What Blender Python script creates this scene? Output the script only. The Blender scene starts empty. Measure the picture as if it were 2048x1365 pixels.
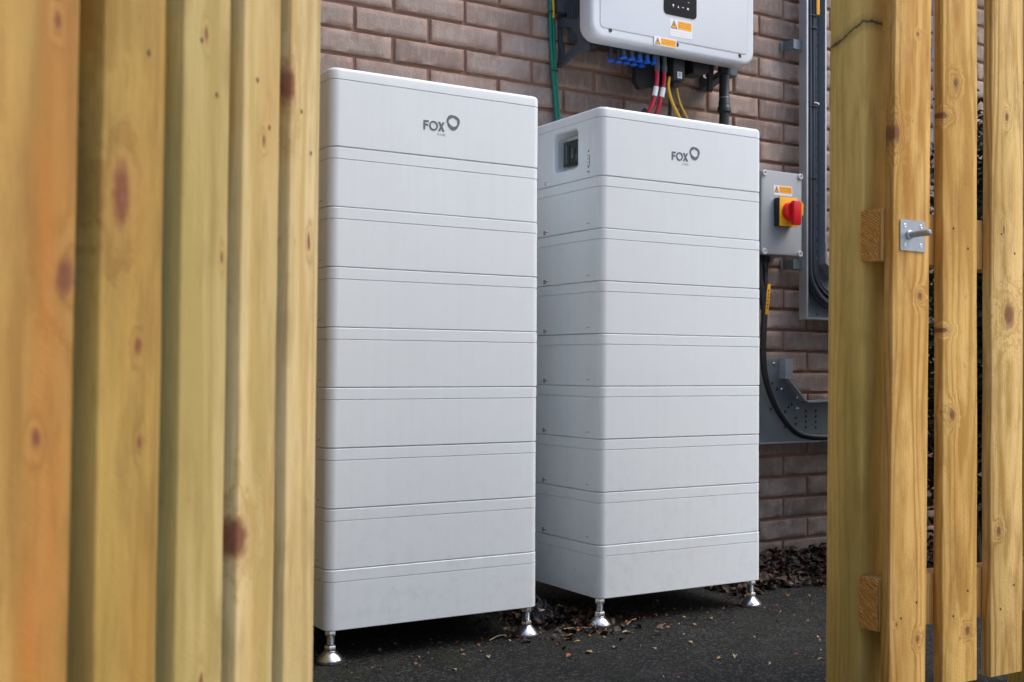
import bpy, bmesh, math, random
from mathutils import Vector, Matrix, noise as mnoise
R = math.radians
S = bpy.context.scene
COL = S.collection
random.seed(11)

# ------------------------------------------------------------------ camera
cam = bpy.data.cameras.new('camera')
co = bpy.data.objects.new('camera', cam); COL.objects.link(co)
rx = Vector((0.8552516, -0.5181803, 0.0058236)); up = Vector((-0.0164482, -0.0159119, 0.9997381)); fw = Vector((0.5179519, 0.8551234, 0.0221318))
m = Matrix((( rx.x, up.x, -fw.x, -1.009564), (rx.y, up.y, -fw.y, -2.472002), (rx.z, up.z, -fw.z, 0.674130), (0, 0, 0, 1)))
co.matrix_world = m
cam.sensor_width = 36; cam.lens = 40.781
cam.clip_start = 0.05; cam.clip_end = 500
cam.dof.use_dof = True; cam.dof.focus_distance = 2.75; cam.dof.aperture_fstop = 9.0
S.camera = co

# ------------------------------------------------------------------ world + sun (soft overcast daylight)
SUN_EL, SUN_AZ = 53, 128           # azimuth measured clockwise from +Y
w = bpy.data.worlds.new('World'); S.world = w; w.use_nodes = True
nt = w.node_tree; nt.nodes.clear()
sky = nt.nodes.new('ShaderNodeTexSky'); sky.sky_type = 'NISHITA'; sky.sun_disc = False
sky.sun_elevation = R(SUN_EL); sky.sun_rotation = R(SUN_AZ); sky.air_density = 1.0; sky.dust_density = 3.0; sky.ozone_density = 1.0
hs = nt.nodes.new('ShaderNodeHueSaturation'); hs.inputs['Saturation'].default_value = 1.1
bg = nt.nodes.new('ShaderNodeBackground'); bg.inputs['Strength'].default_value = 0.15
wo = nt.nodes.new('ShaderNodeOutputWorld')
tcw = nt.nodes.new('ShaderNodeTexCoord'); sxyz = nt.nodes.new('ShaderNodeSeparateXYZ'); nt.links.new(tcw.outputs['Generated'], sxyz.inputs[0])
mrg = nt.nodes.new('ShaderNodeMapRange'); nt.links.new(sxyz.outputs[2], mrg.inputs[0])      # overcast dome: brighter overhead than at the horizon
for i_, v_ in zip((1, 2, 3, 4), (0.0, 0.9, 0.36, 1.65)): mrg.inputs[i_].default_value = v_
mulw = nt.nodes.new('ShaderNodeVectorMath'); mulw.operation = 'SCALE'
nt.links.new(sky.outputs[0], hs.inputs['Color']); nt.links.new(hs.outputs[0], mulw.inputs[0]); nt.links.new(mrg.outputs[0], mulw.inputs['Scale']); nt.links.new(mulw.outputs[0], bg.inputs[0]); nt.links.new(bg.outputs[0], wo.inputs[0])
sl = bpy.data.lights.new('sun', 'SUN'); sl.energy = 1.1; sl.angle = R(50); sl.color = (1, 0.985, 0.97)
so = bpy.data.objects.new('sun', sl); COL.objects.link(so)
dv = Vector((math.sin(R(SUN_AZ)) * math.cos(R(SUN_EL)), math.cos(R(SUN_AZ)) * math.cos(R(SUN_EL)), math.sin(R(SUN_EL))))
so.rotation_euler = dv.to_track_quat('Z', 'Y').to_euler(); so.location = (0, 0, 6)
S.view_settings.view_transform = 'Standard'; S.view_settings.look = 'None'
S.view_settings.gamma = 1; S.view_settings.exposure = 0.45

# ------------------------------------------------------------------ object helpers
def tag(o, label=None, cat=None, group=None, kind=None):
    if label: o['label'] = label
    if cat: o['category'] = cat
    if group: o['group'] = group
    if kind: o['kind'] = kind
    return o

def empty(name, loc=(0, 0, 0), rot=(0, 0, 0)):
    o = bpy.data.objects.new(name, None); COL.objects.link(o)
    o.location = loc; o.rotation_euler = rot; o.empty_display_size = 0.05
    return o

class MB:
    """collects shapes in one bmesh and links them as ONE mesh object"""
    def __init__(s): s.bm = bmesh.new()
    def box(s, x0, x1, y0, y1, z0, z1, bev=0.0, seg=2):
        b = s.bm
        vs = [b.verts.new(p) for p in ((x0,y0,z0),(x1,y0,z0),(x1,y1,z0),(x0,y1,z0),(x0,y0,z1),(x1,y0,z1),(x1,y1,z1),(x0,y1,z1))]
        fs = [b.faces.new([vs[i] for i in q]) for q in ((0,3,2,1),(4,5,6,7),(0,1,5,4),(1,2,6,5),(2,3,7,6),(3,0,4,7))]
        if bev > 0:
            es = list({e for f in fs for e in f.edges})
            bmesh.ops.bevel(b, geom=es, offset=bev, segments=seg, affect='EDGES', profile=0.5)
        return s
    def prism(s, pts, axis, a0, a1):
        """polygon pts in the plane normal to axis, from a0 to a1"""
        def P(p, a):
            return {'x': (a, p[0], p[1]), 'y': (p[0], a, p[1]), 'z': (p[0], p[1], a)}[axis]
        b = s.bm
        A = [b.verts.new(P(p, a0)) for p in pts]; B = [b.verts.new(P(p, a1)) for p in pts]
        n = len(pts)
        fs = [b.faces.new(A), b.faces.new(B[::-1])]
        for i in range(n): fs.append(b.faces.new((A[i], B[i], B[(i+1) % n], A[(i+1) % n])))
        return s
    def loops(s, L, cap0=True, cap1=True):
        b = s.bm; V = [[b.verts.new(p) for p in l] for l in L]; n = len(L[0])
        for a, c in zip(V[:-1], V[1:]):
            for i in range(n): b.faces.new((a[i], a[(i+1) % n], c[(i+1) % n], c[i]))
        if cap0: b.faces.new(V[0][::-1])
        if cap1: b.faces.new(V[-1])
        return s
    def lathe(s, prof, c=(0, 0, 0), n=24, axis='z', flat=False):
        L = []
        for r, h in prof:
            l = []
            for i in range(n):
                a = 2*math.pi*i/n; x, y = r*math.cos(a), r*math.sin(a)
                l.append({'z': (c[0]+x, c[1]+y, c[2]+h), 'y': (c[0]+x, c[1]+h, c[2]-y), 'x': (c[0]+h, c[1]+x, c[2]+y)}[axis])
            L.append(l)
        return s.loops(L)
    def tube(s, pts, r, n=10, smooth=4):
        pts = [Vector(p) for p in pts]
        if smooth and len(pts) > 2: pts = catmull(pts, smooth)
        L = []; prev = None
        for i, p in enumerate(pts):
            t = (pts[min(i+1, len(pts)-1)] - pts[max(i-1, 0)]).normalized()
            if prev is None:
                a = Vector((0, 0, 1)) if abs(t.z) < 0.9 else Vector((1, 0, 0)); u = t.cross(a).normalized()
            else:
                u = (prev - t*prev.dot(t)).normalized()
            prev = u; v = t.cross(u)
            rr = r(i/(len(pts)-1)) if callable(r) else r
            L.append([p + u*rr*math.cos(2*math.pi*k/n) + v*rr*math.sin(2*math.pi*k/n) for k in range(n)])
        return s.loops(L)
    def build(s, name, mat, parent=None, smooth=True, ang=35, loc=None):
        bmesh.ops.recalc_face_normals(s.bm, faces=s.bm.faces)
        me = bpy.data.meshes.new(name); s.bm.to_mesh(me); s.bm.free()
        if mat: me.materials.append(mat)
        o = bpy.data.objects.new(name, me); COL.objects.link(o)
        if smooth:
            me.shade_smooth(); me.set_sharp_from_angle(angle=R(ang))
        if parent: o.parent = parent
        if loc: o.location = loc
        return o

def catmull(p, k):
    out = []
    for i in range(len(p)-1):
        a, b, c, d = p[max(i-1, 0)], p[i], p[i+1], p[min(i+2, len(p)-1)]
        for j in range(k):
            t = j/k
            out.append(0.5*((2*b) + (c-a)*t + (2*a-5*b+4*c-d)*t*t + (3*b-a-3*c+d)*t**3))
    out.append(p[-1]); return out

def rrect(x0, x1, y0, y1, r, n=6):
    """rounded rectangle outline, counter-clockwise 2D points"""
    out = []
    for cx, cy, a0 in ((x1-r, y1-r, 0), (x0+r, y1-r, 90), (x0+r, y0+r, 180), (x1-r, y0+r, 270)):
        for i in range(n+1):
            a = R(a0 + 90*i/n); out.append((cx + r*math.cos(a), cy + r*math.sin(a)))
    return out

def copy_tree(o, parent=None):
    c = o.copy(); COL.objects.link(c); c.parent = parent
    for ch in list(o.children): copy_tree(ch, c)
    return c

# ------------------------------------------------------------------ material helpers
class NT:
    def __init__(s, name):
        s.m = bpy.data.materials.new(name); s.m.use_nodes = True; s.t = s.m.node_tree
        s.b = s.t.nodes['Principled BSDF']
    def n(s, kind, **kw):
        x = s.t.nodes.new(kind)
        for k, v in kw.items(): setattr(x, k, v)
        return x
    def put(s, sock, v):
        if isinstance(v, bpy.types.NodeSocket): s.t.links.new(v, sock)
        elif isinstance(v, (tuple, list)) and len(v) == 3 and sock.type == 'RGBA': sock.default_value = (*v, 1)
        else: sock.default_value = v
    def math(s, op, a, b=0.0, c=None, clamp=False):
        x = s.n('ShaderNodeMath', operation=op); x.use_clamp = clamp
        s.put(x.inputs[0], a); s.put(x.inputs[1], b)
        if c is not None: s.put(x.inputs[2], c)
        return x.outputs[0]
    def comb(s, x, y, z):
        c = s.n('ShaderNodeCombineXYZ'); s.put(c.inputs[0], x); s.put(c.inputs[1], y); s.put(c.inputs[2], z); return c.outputs[0]
    def noise(s, vec, scale=5, detail=3, rough=0.5, dist=0.0):
        x = s.n('ShaderNodeTexNoise'); s.put(x.inputs['Vector'], vec)
        x.inputs['Scale'].default_value = scale; x.inputs['Detail'].default_value = detail; x.inputs['Roughness'].default_value = rough
        x.inputs['Distortion'].default_value = dist
        return x.outputs['Fac']
    def mix(s, f, a, b, mode='MIX'):
        x = s.n('ShaderNodeMix', data_type='RGBA', blend_type=mode)
        s.put(x.inputs[0], f); s.put(x.inputs[6], a); s.put(x.inputs[7], b); return x.outputs[2]
    def ramp(s, f, stops):
        x = s.n('ShaderNodeValToRGB'); s.put(x.inputs[0], f)
        el = x.color_ramp.elements
        while len(el) < len(stops): el.new(0.5)
        for e, (p, c) in zip(el, stops): e.position = p; e.color = (*c, 1) if len(c) == 3 else c
        return x.outputs[0]
    def rng(s, f, a, b, c=0.0, d=1.0):
        x = s.n('ShaderNodeMapRange'); s.put(x.inputs[0], f)
        for i, v in zip((1, 2, 3, 4), (a, b, c, d)): x.inputs[i].default_value = v
        return x.outputs[0]
    def obj(s): return s.n('ShaderNodeTexCoord').outputs['Object']
    def sep(s, v):
        x = s.n('ShaderNodeSeparateXYZ'); s.put(x.inputs[0], v); return x.outputs
    def bump(s, h, strength=0.3, dist=0.002):
        x = s.n('ShaderNodeBump'); x.inputs['Strength'].default_value = strength; x.inputs['Distance'].default_value = dist
        s.put(x.inputs['Height'], h); s.t.links.new(x.outputs[0], s.b.inputs['Normal'])
    def done(s, color, rough=0.5, metal=0.0, spec=0.5):
        s.put(s.b.inputs['Base Color'], color); s.put(s.b.inputs['Roughness'], rough); s.put(s.b.inputs['Metallic'], metal)
        s.b.inputs['Specular IOR Level'].default_value = spec
        return s.m

def plain(name, col, rough=0.5, metal=0.0, var=0.12, scale=30, bump=0.0, spec=0.5):
    t = NT(name); v = t.obj()
    f = t.noise(v, scale, 4)
    c = t.mix(f, tuple(x*(1-var) for x in col), tuple(min(1, x*(1+var)) for x in col))
    if bump: t.bump(t.noise(v, scale*12, 2), bump, 0.001)
    return t.done(c, t.rng(f, 0.2, 0.8, max(0, rough-0.08), min(1, rough+0.08)), metal, spec)

def wood(name, light, dark, knots=(), seed=0.0, green=0.25, knotcol=(0.11, 0.045, 0.018), orange=None, contrast=1.0, rings=620.0, crack=False):
    t = NT(name); v = t.obj(); x, y, z = t.sep(v)
    u = t.math('ADD', x, t.math('MULTIPLY', y, 1.3))
    warp = t.noise(t.comb(t.math('MULTIPLY', u, 9.0), seed, t.math('MULTIPLY', z, 1.1)), 1.0, 2)
    cu = t.math('SUBTRACT', u, 0.022 + 0.05*((seed*0.37) % 1.0))
    h = t.math('ADD', t.math('MULTIPLY', u, 0.22), t.math('MULTIPLY', t.math('MULTIPLY', cu, cu), 7.5))
    h = t.math('ADD', h, t.math('MULTIPLY', warp, 0.075))
    core = None; halo = None
    wk = t.noise(v, 75, 3, 0.6)
    for k in knots:
        ku, kv, a, b = k[:4]
        du = t.math('DIVIDE', t.math('SUBTRACT', x, ku), a); dz = t.math('DIVIDE', t.math('SUBTRACT', z, kv), b)
        d2 = t.math('ADD', t.math('MULTIPLY', du, du), t.math('MULTIPLY', dz, dz))
        d2 = t.math('MULTIPLY', d2, t.rng(wk, 0.2, 0.8, 0.35, 1.9))
        g = t.math('POWER', 2.718, t.math('MULTIPLY', d2, -0.22))
        h = t.math('ADD', h, t.math('MULTIPLY', g, 0.035))
        c = t.rng(d2, 1.35, 0.25)
        hg = t.math('POWER', 2.718, t.math('MULTIPLY', d2, -0.45))
        core = c if core is None else t.math('MAXIMUM', core, c)
        halo = hg if halo is None else t.math('MAXIMUM', halo, hg)
    wob = t.noise(t.comb(t.math('MULTIPLY', u, 40.0), seed+7, t.math('MULTIPLY', z, 2.0)), 1.0, 2)
    ring = t.math('SINE', t.math('ADD', t.math('MULTIPLY', h, rings), t.math('MULTIPLY', wob, 5.0)))
    ring = t.rng(ring, -1, 1)
    ring = t.math('MULTIPLY', t.math('POWER', ring, 2.4), t.rng(t.noise(t.comb(t.math('MULTIPLY', u, 22.0), seed+17, t.math('MULTIPLY', z, 1.6)), 1.0, 2), 0.3, 0.65, 0.35, 1.15))
    fine = t.noise(t.comb(t.math('MULTIPLY', u, 700.0), seed+3, t.math('MULTIPLY', z, 14.0)), 1.0, 3, 0.6)
    blot = t.noise(t.comb(t.math('MULTIPLY', u, 14.0), seed+11, t.math('MULTIPLY', z, 2.2)), 1.0, 4, 0.6)
    f = t.math('ADD', t.math('MULTIPLY', ring, 0.46*contrast), t.math('MULTIPLY', t.rng(fine, 0.25, 0.75), 0.34*contrast))
    f = t.math('ADD', f, t.math('MULTIPLY', t.rng(blot, 0.38, 0.66), 0.6), clamp=True)
    col = t.mix(f, light, dark)
    if green:
        gr = t.noise(t.comb(t.math('MULTIPLY', u, 9.0), seed+21, t.math('MULTIPLY', z, 1.3)), 1.0, 3)
        col = t.mix(t.math('MULTIPLY', t.rng(gr, 0.42, 0.68), green), col, (0.24, 0.25, 0.075))
    if orange:
        og = t.noise(t.comb(t.math('MULTIPLY', u, 12.0), seed+31, t.math('MULTIPLY', z, 2.6)), 1.0, 3)
        col = t.mix(t.math('MULTIPLY', t.rng(x, 0.018, 0.045), t.rng(og, 0.40, 0.66, 0, 0.85)), col, orange)
    weather = t.noise(t.comb(t.math('MULTIPLY', u, 26.0), seed+51, t.math('MULTIPLY', z, 7.0)), 1.0, 5, 0.7)
    col = t.mix(t.rng(weather, 0.48, 0.74, 0, 0.40+0.28*contrast), col, tuple(c*0.72 for c in dark))
    if core is not None:
        col = t.mix(t.math('MULTIPLY', halo, 0.55), col, (0.32, 0.15, 0.045))
        kc = t.mix(t.noise(v, 160, 2), knotcol, tuple(c*2.6 for c in knotcol))
        col = t.mix(t.math('MULTIPLY', core, 0.9), col, kc)
    if crack:
        cz = t.math('ADD', t.math('MULTIPLY_ADD', y, -0.42, 1.318), t.math('MULTIPLY', t.noise(v, 60, 3), 0.016))
        cd = t.math('ABSOLUTE', t.math('SUBTRACT', z, cz))
        col = t.mix(t.math('MULTIPLY', t.rng(cd, 0.020, 0.002, 0, 0.55), t.math('LESS_THAN', x, 0.05)), col, (0.20, 0.13, 0.05))
        col = t.mix(t.math('MULTIPLY', t.rng(cd, 0.0042, 0.0008, 0, 0.8), t.math('LESS_THAN', x, 0.05)), col, (0.03, 0.02, 0.01))
    mpx = t.noise(t.comb(t.math('MULTIPLY', u, 90.0), seed+5, t.math('MULTIPLY', z, 45.0)), 1.0, 3)   # fine pores / dirt specks
    col = t.mix(t.rng(mpx, 0.68, 0.80, 0, 0.45), col, tuple(c*0.45 for c in dark))
    saw = t.noise(t.comb(t.math('MULTIPLY', u, 60.0), seed+9, t.math('MULTIPLY_ADD', u, 260.0, t.math('MULTIPLY', z, 420.0))), 1.0, 2)
    t.bump(t.math('ADD', t.math('ADD', t.math('MULTIPLY', ring, 0.5), fine), t.math('MULTIPLY', saw, 0.7)), 0.6, 0.0014)
    return t.done(col, t.rng(fine, 0.3, 0.7, 0.62, 0.8), 0, 0.3)

M = {}
# white powder-coated cases: faint rain streaks, specks of dirt
def case_mat():
    t = NT('white_case'); v = t.obj(); g = t.n('ShaderNodeNewGeometry').outputs['Position']
    x, y, z = t.sep(g)
    st = t.noise(t.comb(t.math('MULTIPLY', x, 55.0), t.math('MULTIPLY', y, 55.0), t.math('MULTIPLY', z, 1.6)), 1.0, 3, 0.6)
    big = t.noise(g, 3.0, 4, 0.6)
    c = t.mix(t.rng(st, 0.45, 0.75, 0, 0.28), (0.745, 0.815, 0.84), (0.66, 0.705, 0.72))
    oi = t.n('ShaderNodeObjectInfo').outputs['Random']
    c = t.mix(t.math('MULTIPLY', oi, 0.22), c, (0.70, 0.72, 0.73))
    dust = t.noise(g, 26, 5, 0.7)
    c = t.mix(t.math('MULTIPLY', t.rng(dust, 0.5, 0.78, 0, 1), t.rng(z, 0.55, 0.05, 0.06, 0.40)), c, (0.44, 0.42, 0.38))
    c = t.mix(t.rng(big, 0.35, 0.75, 0, 0.4), c, (0.68, 0.71, 0.725))
    vor = t.n('ShaderNodeTexVoronoi'); vor.inputs['Scale'].default_value = 42; t.put(vor.inputs['Vector'], g)
    sp = t.rng(vor.outputs['Distance'], 0.035, 0.07, 1, 0)
    low = t.rng(z, 0.45, 0.05, 0.0, 1.0)
    pick = t.math('GREATER_THAN', t.sep(vor.outputs['Color'])[0], 0.90)
    c = t.mix(t.math('MULTIPLY', t.math('MULTIPLY', sp, pick), t.math('MULTIPLY_ADD', low, 0.45, 0.2)), c, (0.16, 0.14, 0.11))
    t.bump(t.noise(g, 900, 2), 0.05, 0.0004)
    return t.done(c, t.rng(st, 0.3, 0.7, 0.40, 0.54), 0, 0.33)
M['case'] = case_mat()
M['groove'] = plain('dark_groove', (0.12, 0.12, 0.125), 0.8)
M['logo'] = plain('grey_print', (0.12, 0.14, 0.17), 0.55)
M['logo_pale'] = plain('pale_print', (0.64, 0.66, 0.68), 0.55)
M['black'] = plain('black_plastic', (0.018, 0.019, 0.021), 0.42)
M['glossblack'] = plain('display_black', (0.004, 0.004, 0.005), 0.35, spec=0.2)
M['rubber'] = plain('black_cable_sheath', (0.017, 0.018, 0.022), 0.45)
M['bluegrey_cable'] = plain('blue_black_cable', (0.028, 0.035, 0.050), 0.42)
M['dkgrey'] = plain('dark_grey_cast_metal', (0.085, 0.10, 0.12), 0.5, 0.2, bump=0.1)
M['inv'] = plain('pale_grey_cover', (0.66, 0.70, 0.73), 0.38, 0, 0.03, 8)
M['steel'] = plain('shiny_steel', (0.70, 0.72, 0.74), 0.24, 1.0, 0.06)
M['galv'] = plain('galvanised_steel', (0.215, 0.25, 0.27), 0.5, 0.55, 0.16, 14, 0.05)
M['galvedge'] = plain('bright_steel_edge', (0.50, 0.54, 0.58), 0.38, 0.6, 0.06)
M['isobox'] = plain('grey_enclosure', (0.34, 0.36, 0.375), 0.45, 0, 0.04, 10, 0.06)
M['isolid'] = plain('pale_screw_boss', (0.60, 0.61, 0.62), 0.4)
M['yellow'] = plain('yellow_plastic', (0.90, 0.42, 0.012), 0.4, 0, 0.05)
M['red'] = plain('red_plastic', (0.72, 0.012, 0.018), 0.35, 0, 0.06)
M['redcable'] = plain('red_cable_sheath', (0.48, 0.018, 0.045), 0.42)
M['orange'] = plain('amber_print', (0.95, 0.42, 0.01), 0.5, 0, 0.03)
M['white'] = plain('white_label', (0.82, 0.82, 0.84), 0.5, 0, 0.03)
M['blue'] = plain('blue_plastic', (0.02, 0.16, 0.85), 0.35)
M['ycable'] = plain('yellow_cable_sheath', (0.72, 0.43, 0.02), 0.4)
M['green'] = plain('green_cable_sheath', (0.008, 0.20, 0.13), 0.38)
M['print'] = plain('black_print', (0.03, 0.03, 0.03), 0.6)
M['grnled'] = plain('green_grey_print', (0.10, 0.22, 0.16), 0.5)
M['hole'] = plain('dark_hole', (0.008, 0.009, 0.01), 0.9)
M['nail'] = plain('dull_nail', (0.10, 0.075, 0.05), 0.6, 0.4)
M['breaker'] = plain('dark_breaker', (0.010, 0.016, 0.016), 0.3)
M['breaker2'] = plain('grey_breaker_toggle', (0.10, 0.14, 0.15), 0.35)
M['bagm'] = plain('black_film', (0.014, 0.015, 0.019), 0.24, spec=0.7)
M['zinc'] = plain('zinc_plate', (0.40, 0.44, 0.48), 0.42, 0.7, 0.14, 60, 0.1)
def flap_mat():
    t = NT('smoky_flap'); t.b.inputs['Alpha'].default_value = 0.12
    return t.done((0.05, 0.06, 0.06), 0.08)
M['flap'] = flap_mat()

# ------------------------------------------------------------------ ground
GZ = -0.0065
def ground_mat():
    t = NT('dark_tarmac'); g = t.n('ShaderNodeNewGeometry').outputs['Position']
    v1 = t.n('ShaderNodeTexVoronoi'); v1.inputs['Scale'].default_value = 215; t.put(v1.inputs['Vector'], g)
    v2 = t.n('ShaderNodeTexVoronoi'); v2.inputs['Scale'].default_value = 420; t.put(v2.inputs['Vector'], g)
    ch = t.sep(v1.outputs['Color'])[0]
    base = t.mix(t.noise(g, 2.2, 4, 0.6), (0.010, 0.011, 0.011), (0.023, 0.024, 0.024))
    c = t.mix(t.rng(ch, 0.66, 1.0, 0, 0.9), base, (0.105, 0.106, 0.104))
    c = t.mix(t.rng(ch, 0.35, 0.0, 0, 0.8), c, (0.010, 0.010, 0.010))
    silt = t.noise(g, 9.0, 6, 0.7)
    c = t.mix(t.rng(silt, 0.52, 0.74, 0, 0.5), c, (0.075, 0.068, 0.058))
    moss = t.noise(g, 5.0, 5, 0.65)
    c = t.mix(t.rng(moss, 0.52, 0.72, 0, 0.65), c, (0.026, 0.034, 0.012))
    hgt = t.math('ADD', t.math('MULTIPLY', v1.outputs['Distance'], -1.0), t.math('MULTIPLY', v2.outputs['Distance'], -0.5))
    t.bump(hgt, 1.0, 0.006)
    return t.done(c, t.rng(ch, 0, 1, 0.75, 0.95), 0, 0.18)
g = MB(); b = g.bm
q = [b.verts.new(p) for p in ((-60, -60, GZ), (60, -60, GZ), (60, 60, GZ), (-60, 60, GZ))]; b.faces.new(q)
ground = g.build('tarmac_ground', ground_mat(), smooth=False); tag(ground, kind='structure')

# unseen pale slabs added behind the camera to bounce light onto the cabinets
cpm = NT('bounce_concrete'); g_ = cpm.n('ShaderNodeNewGeometry').outputs['Position']
bt = cpm.n('ShaderNodeTexBrick'); cpm.put(bt.inputs['Vector'], g_); bt.inputs['Scale'].default_value = 1.0; bt.inputs['Mortar Size'].default_value = 0.006
bt.inputs['Brick Width'].default_value = 0.6; bt.inputs['Row Height'].default_value = 0.6; bt.offset = 0.5
bt.inputs['Color1'].default_value = (0.50, 0.50, 0.49, 1); bt.inputs['Color2'].default_value = (0.44, 0.44, 0.43, 1); bt.inputs['Mortar'].default_value = (0.16, 0.15, 0.14, 1)
cpm.bump(cpm.noise(g_, 120, 4, 0.7), 0.4, 0.003)
cpm = cpm.done(cpm.mix(cpm.rng(cpm.noise(g_, 3, 5, 0.65), 0.45, 0.8, 0, 0.5), bt.outputs['Color'], (0.34, 0.33, 0.30)), 0.85)
g = MB(); g.box(-14, 14, -26, -1.75, GZ-0.05, GZ+0.012, 0.004); pv = g.build('bounce_paving', cpm, smooth=False); tag(pv, kind='structure')

# ------------------------------------------------------------------ brick wall
WY = 0.609          # brick face
def brick_mat():
    t = NT('brick'); g = t.n('ShaderNodeNewGeometry').outputs['Position']
    at = t.n('ShaderNodeAttribute'); at.attribute_name = 'tone'
    a = t.sep(at.outputs['Color'])
    x, y, z = t.sep(g)
    base = t.ramp(a[0], [(0.0, (0.24, 0.185, 0.16)), (0.3, (0.36, 0.295, 0.26)), (0.65, (0.45, 0.375, 0.33)), (0.85, (0.40, 0.31, 0.265)), (1.0, (0.37, 0.255, 0.21))])
    streak = t.noise(t.comb(t.math('MULTIPLY', x, 70.0), y, t.math('MULTIPLY', z, 16.0)), 1.0, 4, 0.65)
    big = t.noise(g, 14, 5, 0.65)
    c = t.mix(t.rng(streak, 0.48, 0.75, 0, 0.45), base, (0.56, 0.49, 0.44))
    sm = t.noise(g, 55, 4, 0.7)
    c = t.mix(t.math('MULTIPLY', a[2], t.rng(sm, 0.35, 0.6, 0.15, 0.95)), c, (0.42, 0.27, 0.205))
    c = t.mix(t.rng(big, 0.45, 0.72, 0, 0.65), c, (0.25, 0.17, 0.135))
    grime = t.noise(g, 2.5, 4, 0.6)
    c = t.mix(t.rng(grime, 0.45, 0.75, 0, 0.35), c, (0.17, 0.14, 0.12))
    foot_shade = t.math('MULTIPLY', t.rng(t.noise(g, 7, 5, 0.7), 0.35, 0.6), t.rng(z, 0.42, 0.15))
    c = t.mix(t.math('MULTIPLY', foot_shade, 0.55), c, (0.10, 0.085, 0.07))  # shade at the wall foot, painted into the brick colour
    pit = t.n('ShaderNodeTexVoronoi'); pit.inputs['Scale'].default_value = 75; t.put(pit.inputs['Vector'], g)
    pk = t.math('MULTIPLY', t.rng(pit.outputs['Distance'], 0.06, 0.15, 1, 0), t.math('GREATER_THAN', t.sep(pit.outputs['Color'])[0], 0.8))
    c = t.mix(t.math('MULTIPLY', pk, 0.7), c, (0.07, 0.045, 0.035))
    t.bump(t.math('ADD', t.noise(g, 160, 4, 0.7), t.math('MULTIPLY', t.math('ADD', streak, t.math('MULTIPLY', pk, -1)), 0.6)), 0.7, 0.003)
    return t.done(c, 0.85, 0, 0.25)
def mortar_mat():
    t = NT('red_mortar'); g = t.n('ShaderNodeNewGeometry').outputs['Position']
    c = t.mix(t.noise(g, 22, 5, 0.7), (0.25, 0.15, 0.115), (0.37, 0.245, 0.195))
    c = t.mix(t.rng(t.noise(g, 6, 3), 0.5, 0.75, 0, 0.6), c, (0.12, 0.075, 0.055))
    t.bump(t.noise(g, 220, 4, 0.7), 0.9, 0.003)
    return t.done(c, 0.93, 0, 0.15)
wall = empty('brick_wall', (0, WY, GZ)); tag(wall, 'weathered pink brown brick wall with reddish mortar behind the white cabinets', 'wall')
mw = MB(); mw.box(-2.6, 4.6, WY+0.0085, WY+0.22, GZ-0.02, 2.86)
o = mw.build('mortar', mortar_mat(), None, smooth=False); o.parent = wall; o.location = (0, -WY, -GZ)
bw = MB(); b = bw.bm; tl = b.loops.layers.color.new('tone')
PX, PZ, BX0, BZ0 = 0.2406, 0.0755, 0.3219, 1.7176
rnd = random.Random(5)
for row in range(-23, 15):
    off = 0.0 if row % 2 else 0.5
    zz = BZ0 + row*PZ
    cx = 5.0
    for c in range(-12, 18):
        x0 = BX0 + (c+off)*PX + rnd.uniform(-0.002, 0.002); j = 0.0053
        xa, xb = x0+j+rnd.uniform(-.001, .001), x0+PX-j+rnd.uniform(-.001, .001)
        za, zb = zz+j-0.0005+rnd.uniform(-.001, .001), zz+PZ-j+rnd.uniform(-.001, .001)
        if zb > 2.85 or xb > 4.6 or xa < -2.6: continue
        pf = rnd.uniform(-0.0025, 0.0025); tn = (rnd.random(), rnd.random(), 1.0, 1)
        e = 0.0028
        nx, nz = 12, 4
        # rough-edged face grid with softened arrises
        xs = [xa] + [xa+e+(xb-xa-2*e)*i/nx for i in range(nx+1)] + [xb]
        zs = [za] + [za+e+(zb-za-2*e)*i/nz for i in range(nz+1)] + [zb]
        G = []
        for iz, zv in enumerate(zs):
            r_ = []
            for ix, xv in enumerate(xs):
                edge = ix in (0, len(xs)-1) or iz in (0, len(zs)-1)
                n1 = mnoise.noise((xv*38, zv*38, row*3.1+c)); n2 = mnoise.noise((xv*90+7, zv*90, c*1.7))
                dx = dz = 0
                if ix in (0, 1): dx = n1*0.0016
                if ix in (len(xs)-1, len(xs)-2): dx = n2*0.0016
                if iz in (0, 1): dz = n2*0.0018
                if iz in (len(zs)-1, len(zs)-2): dz = n1*0.0018
                y = WY + pf + (0.0032 if edge else n1*0.0012)
                r_.append(b.verts.new((xv+dx, y, zv+dz)))
            G.append(r_)
        for iz in range(len(zs)-1):
            for ix in range(len(xs)-1):
                f = b.faces.new((G[iz][ix], G[iz][ix+1], G[iz+1][ix+1], G[iz+1][ix]))
                for lp in f.loops:
                    vv = lp.vert.co; ed = min(vv.x-xa, xb-vv.x, (vv.z-za)*1.0, zb-vv.z)
                    lp[tl] = (tn[0], tn[1], 1.0 if ed < 0.0045 else 0.0, 1)
        # returns into the joint
        per = G[0] + [r_[-1] for r_ in G[1:]] + G[-1][-2::-1] + [r_[0] for r_ in G[-2:0:-1]]
        bk = [b.verts.new((v.co.x, WY+0.03, v.co.z)) for v in per]
        for i in range(len(per)):
            f = b.faces.new((per[i], bk[i], bk[(i+1) % len(per)], per[(i+1) % len(per)]))
            for lp in f.loops: lp[tl] = tn
o = bw.build('bricks', brick_mat(), None, ang=50); o.parent = wall; o.location = (0, -WY, -GZ)

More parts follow.
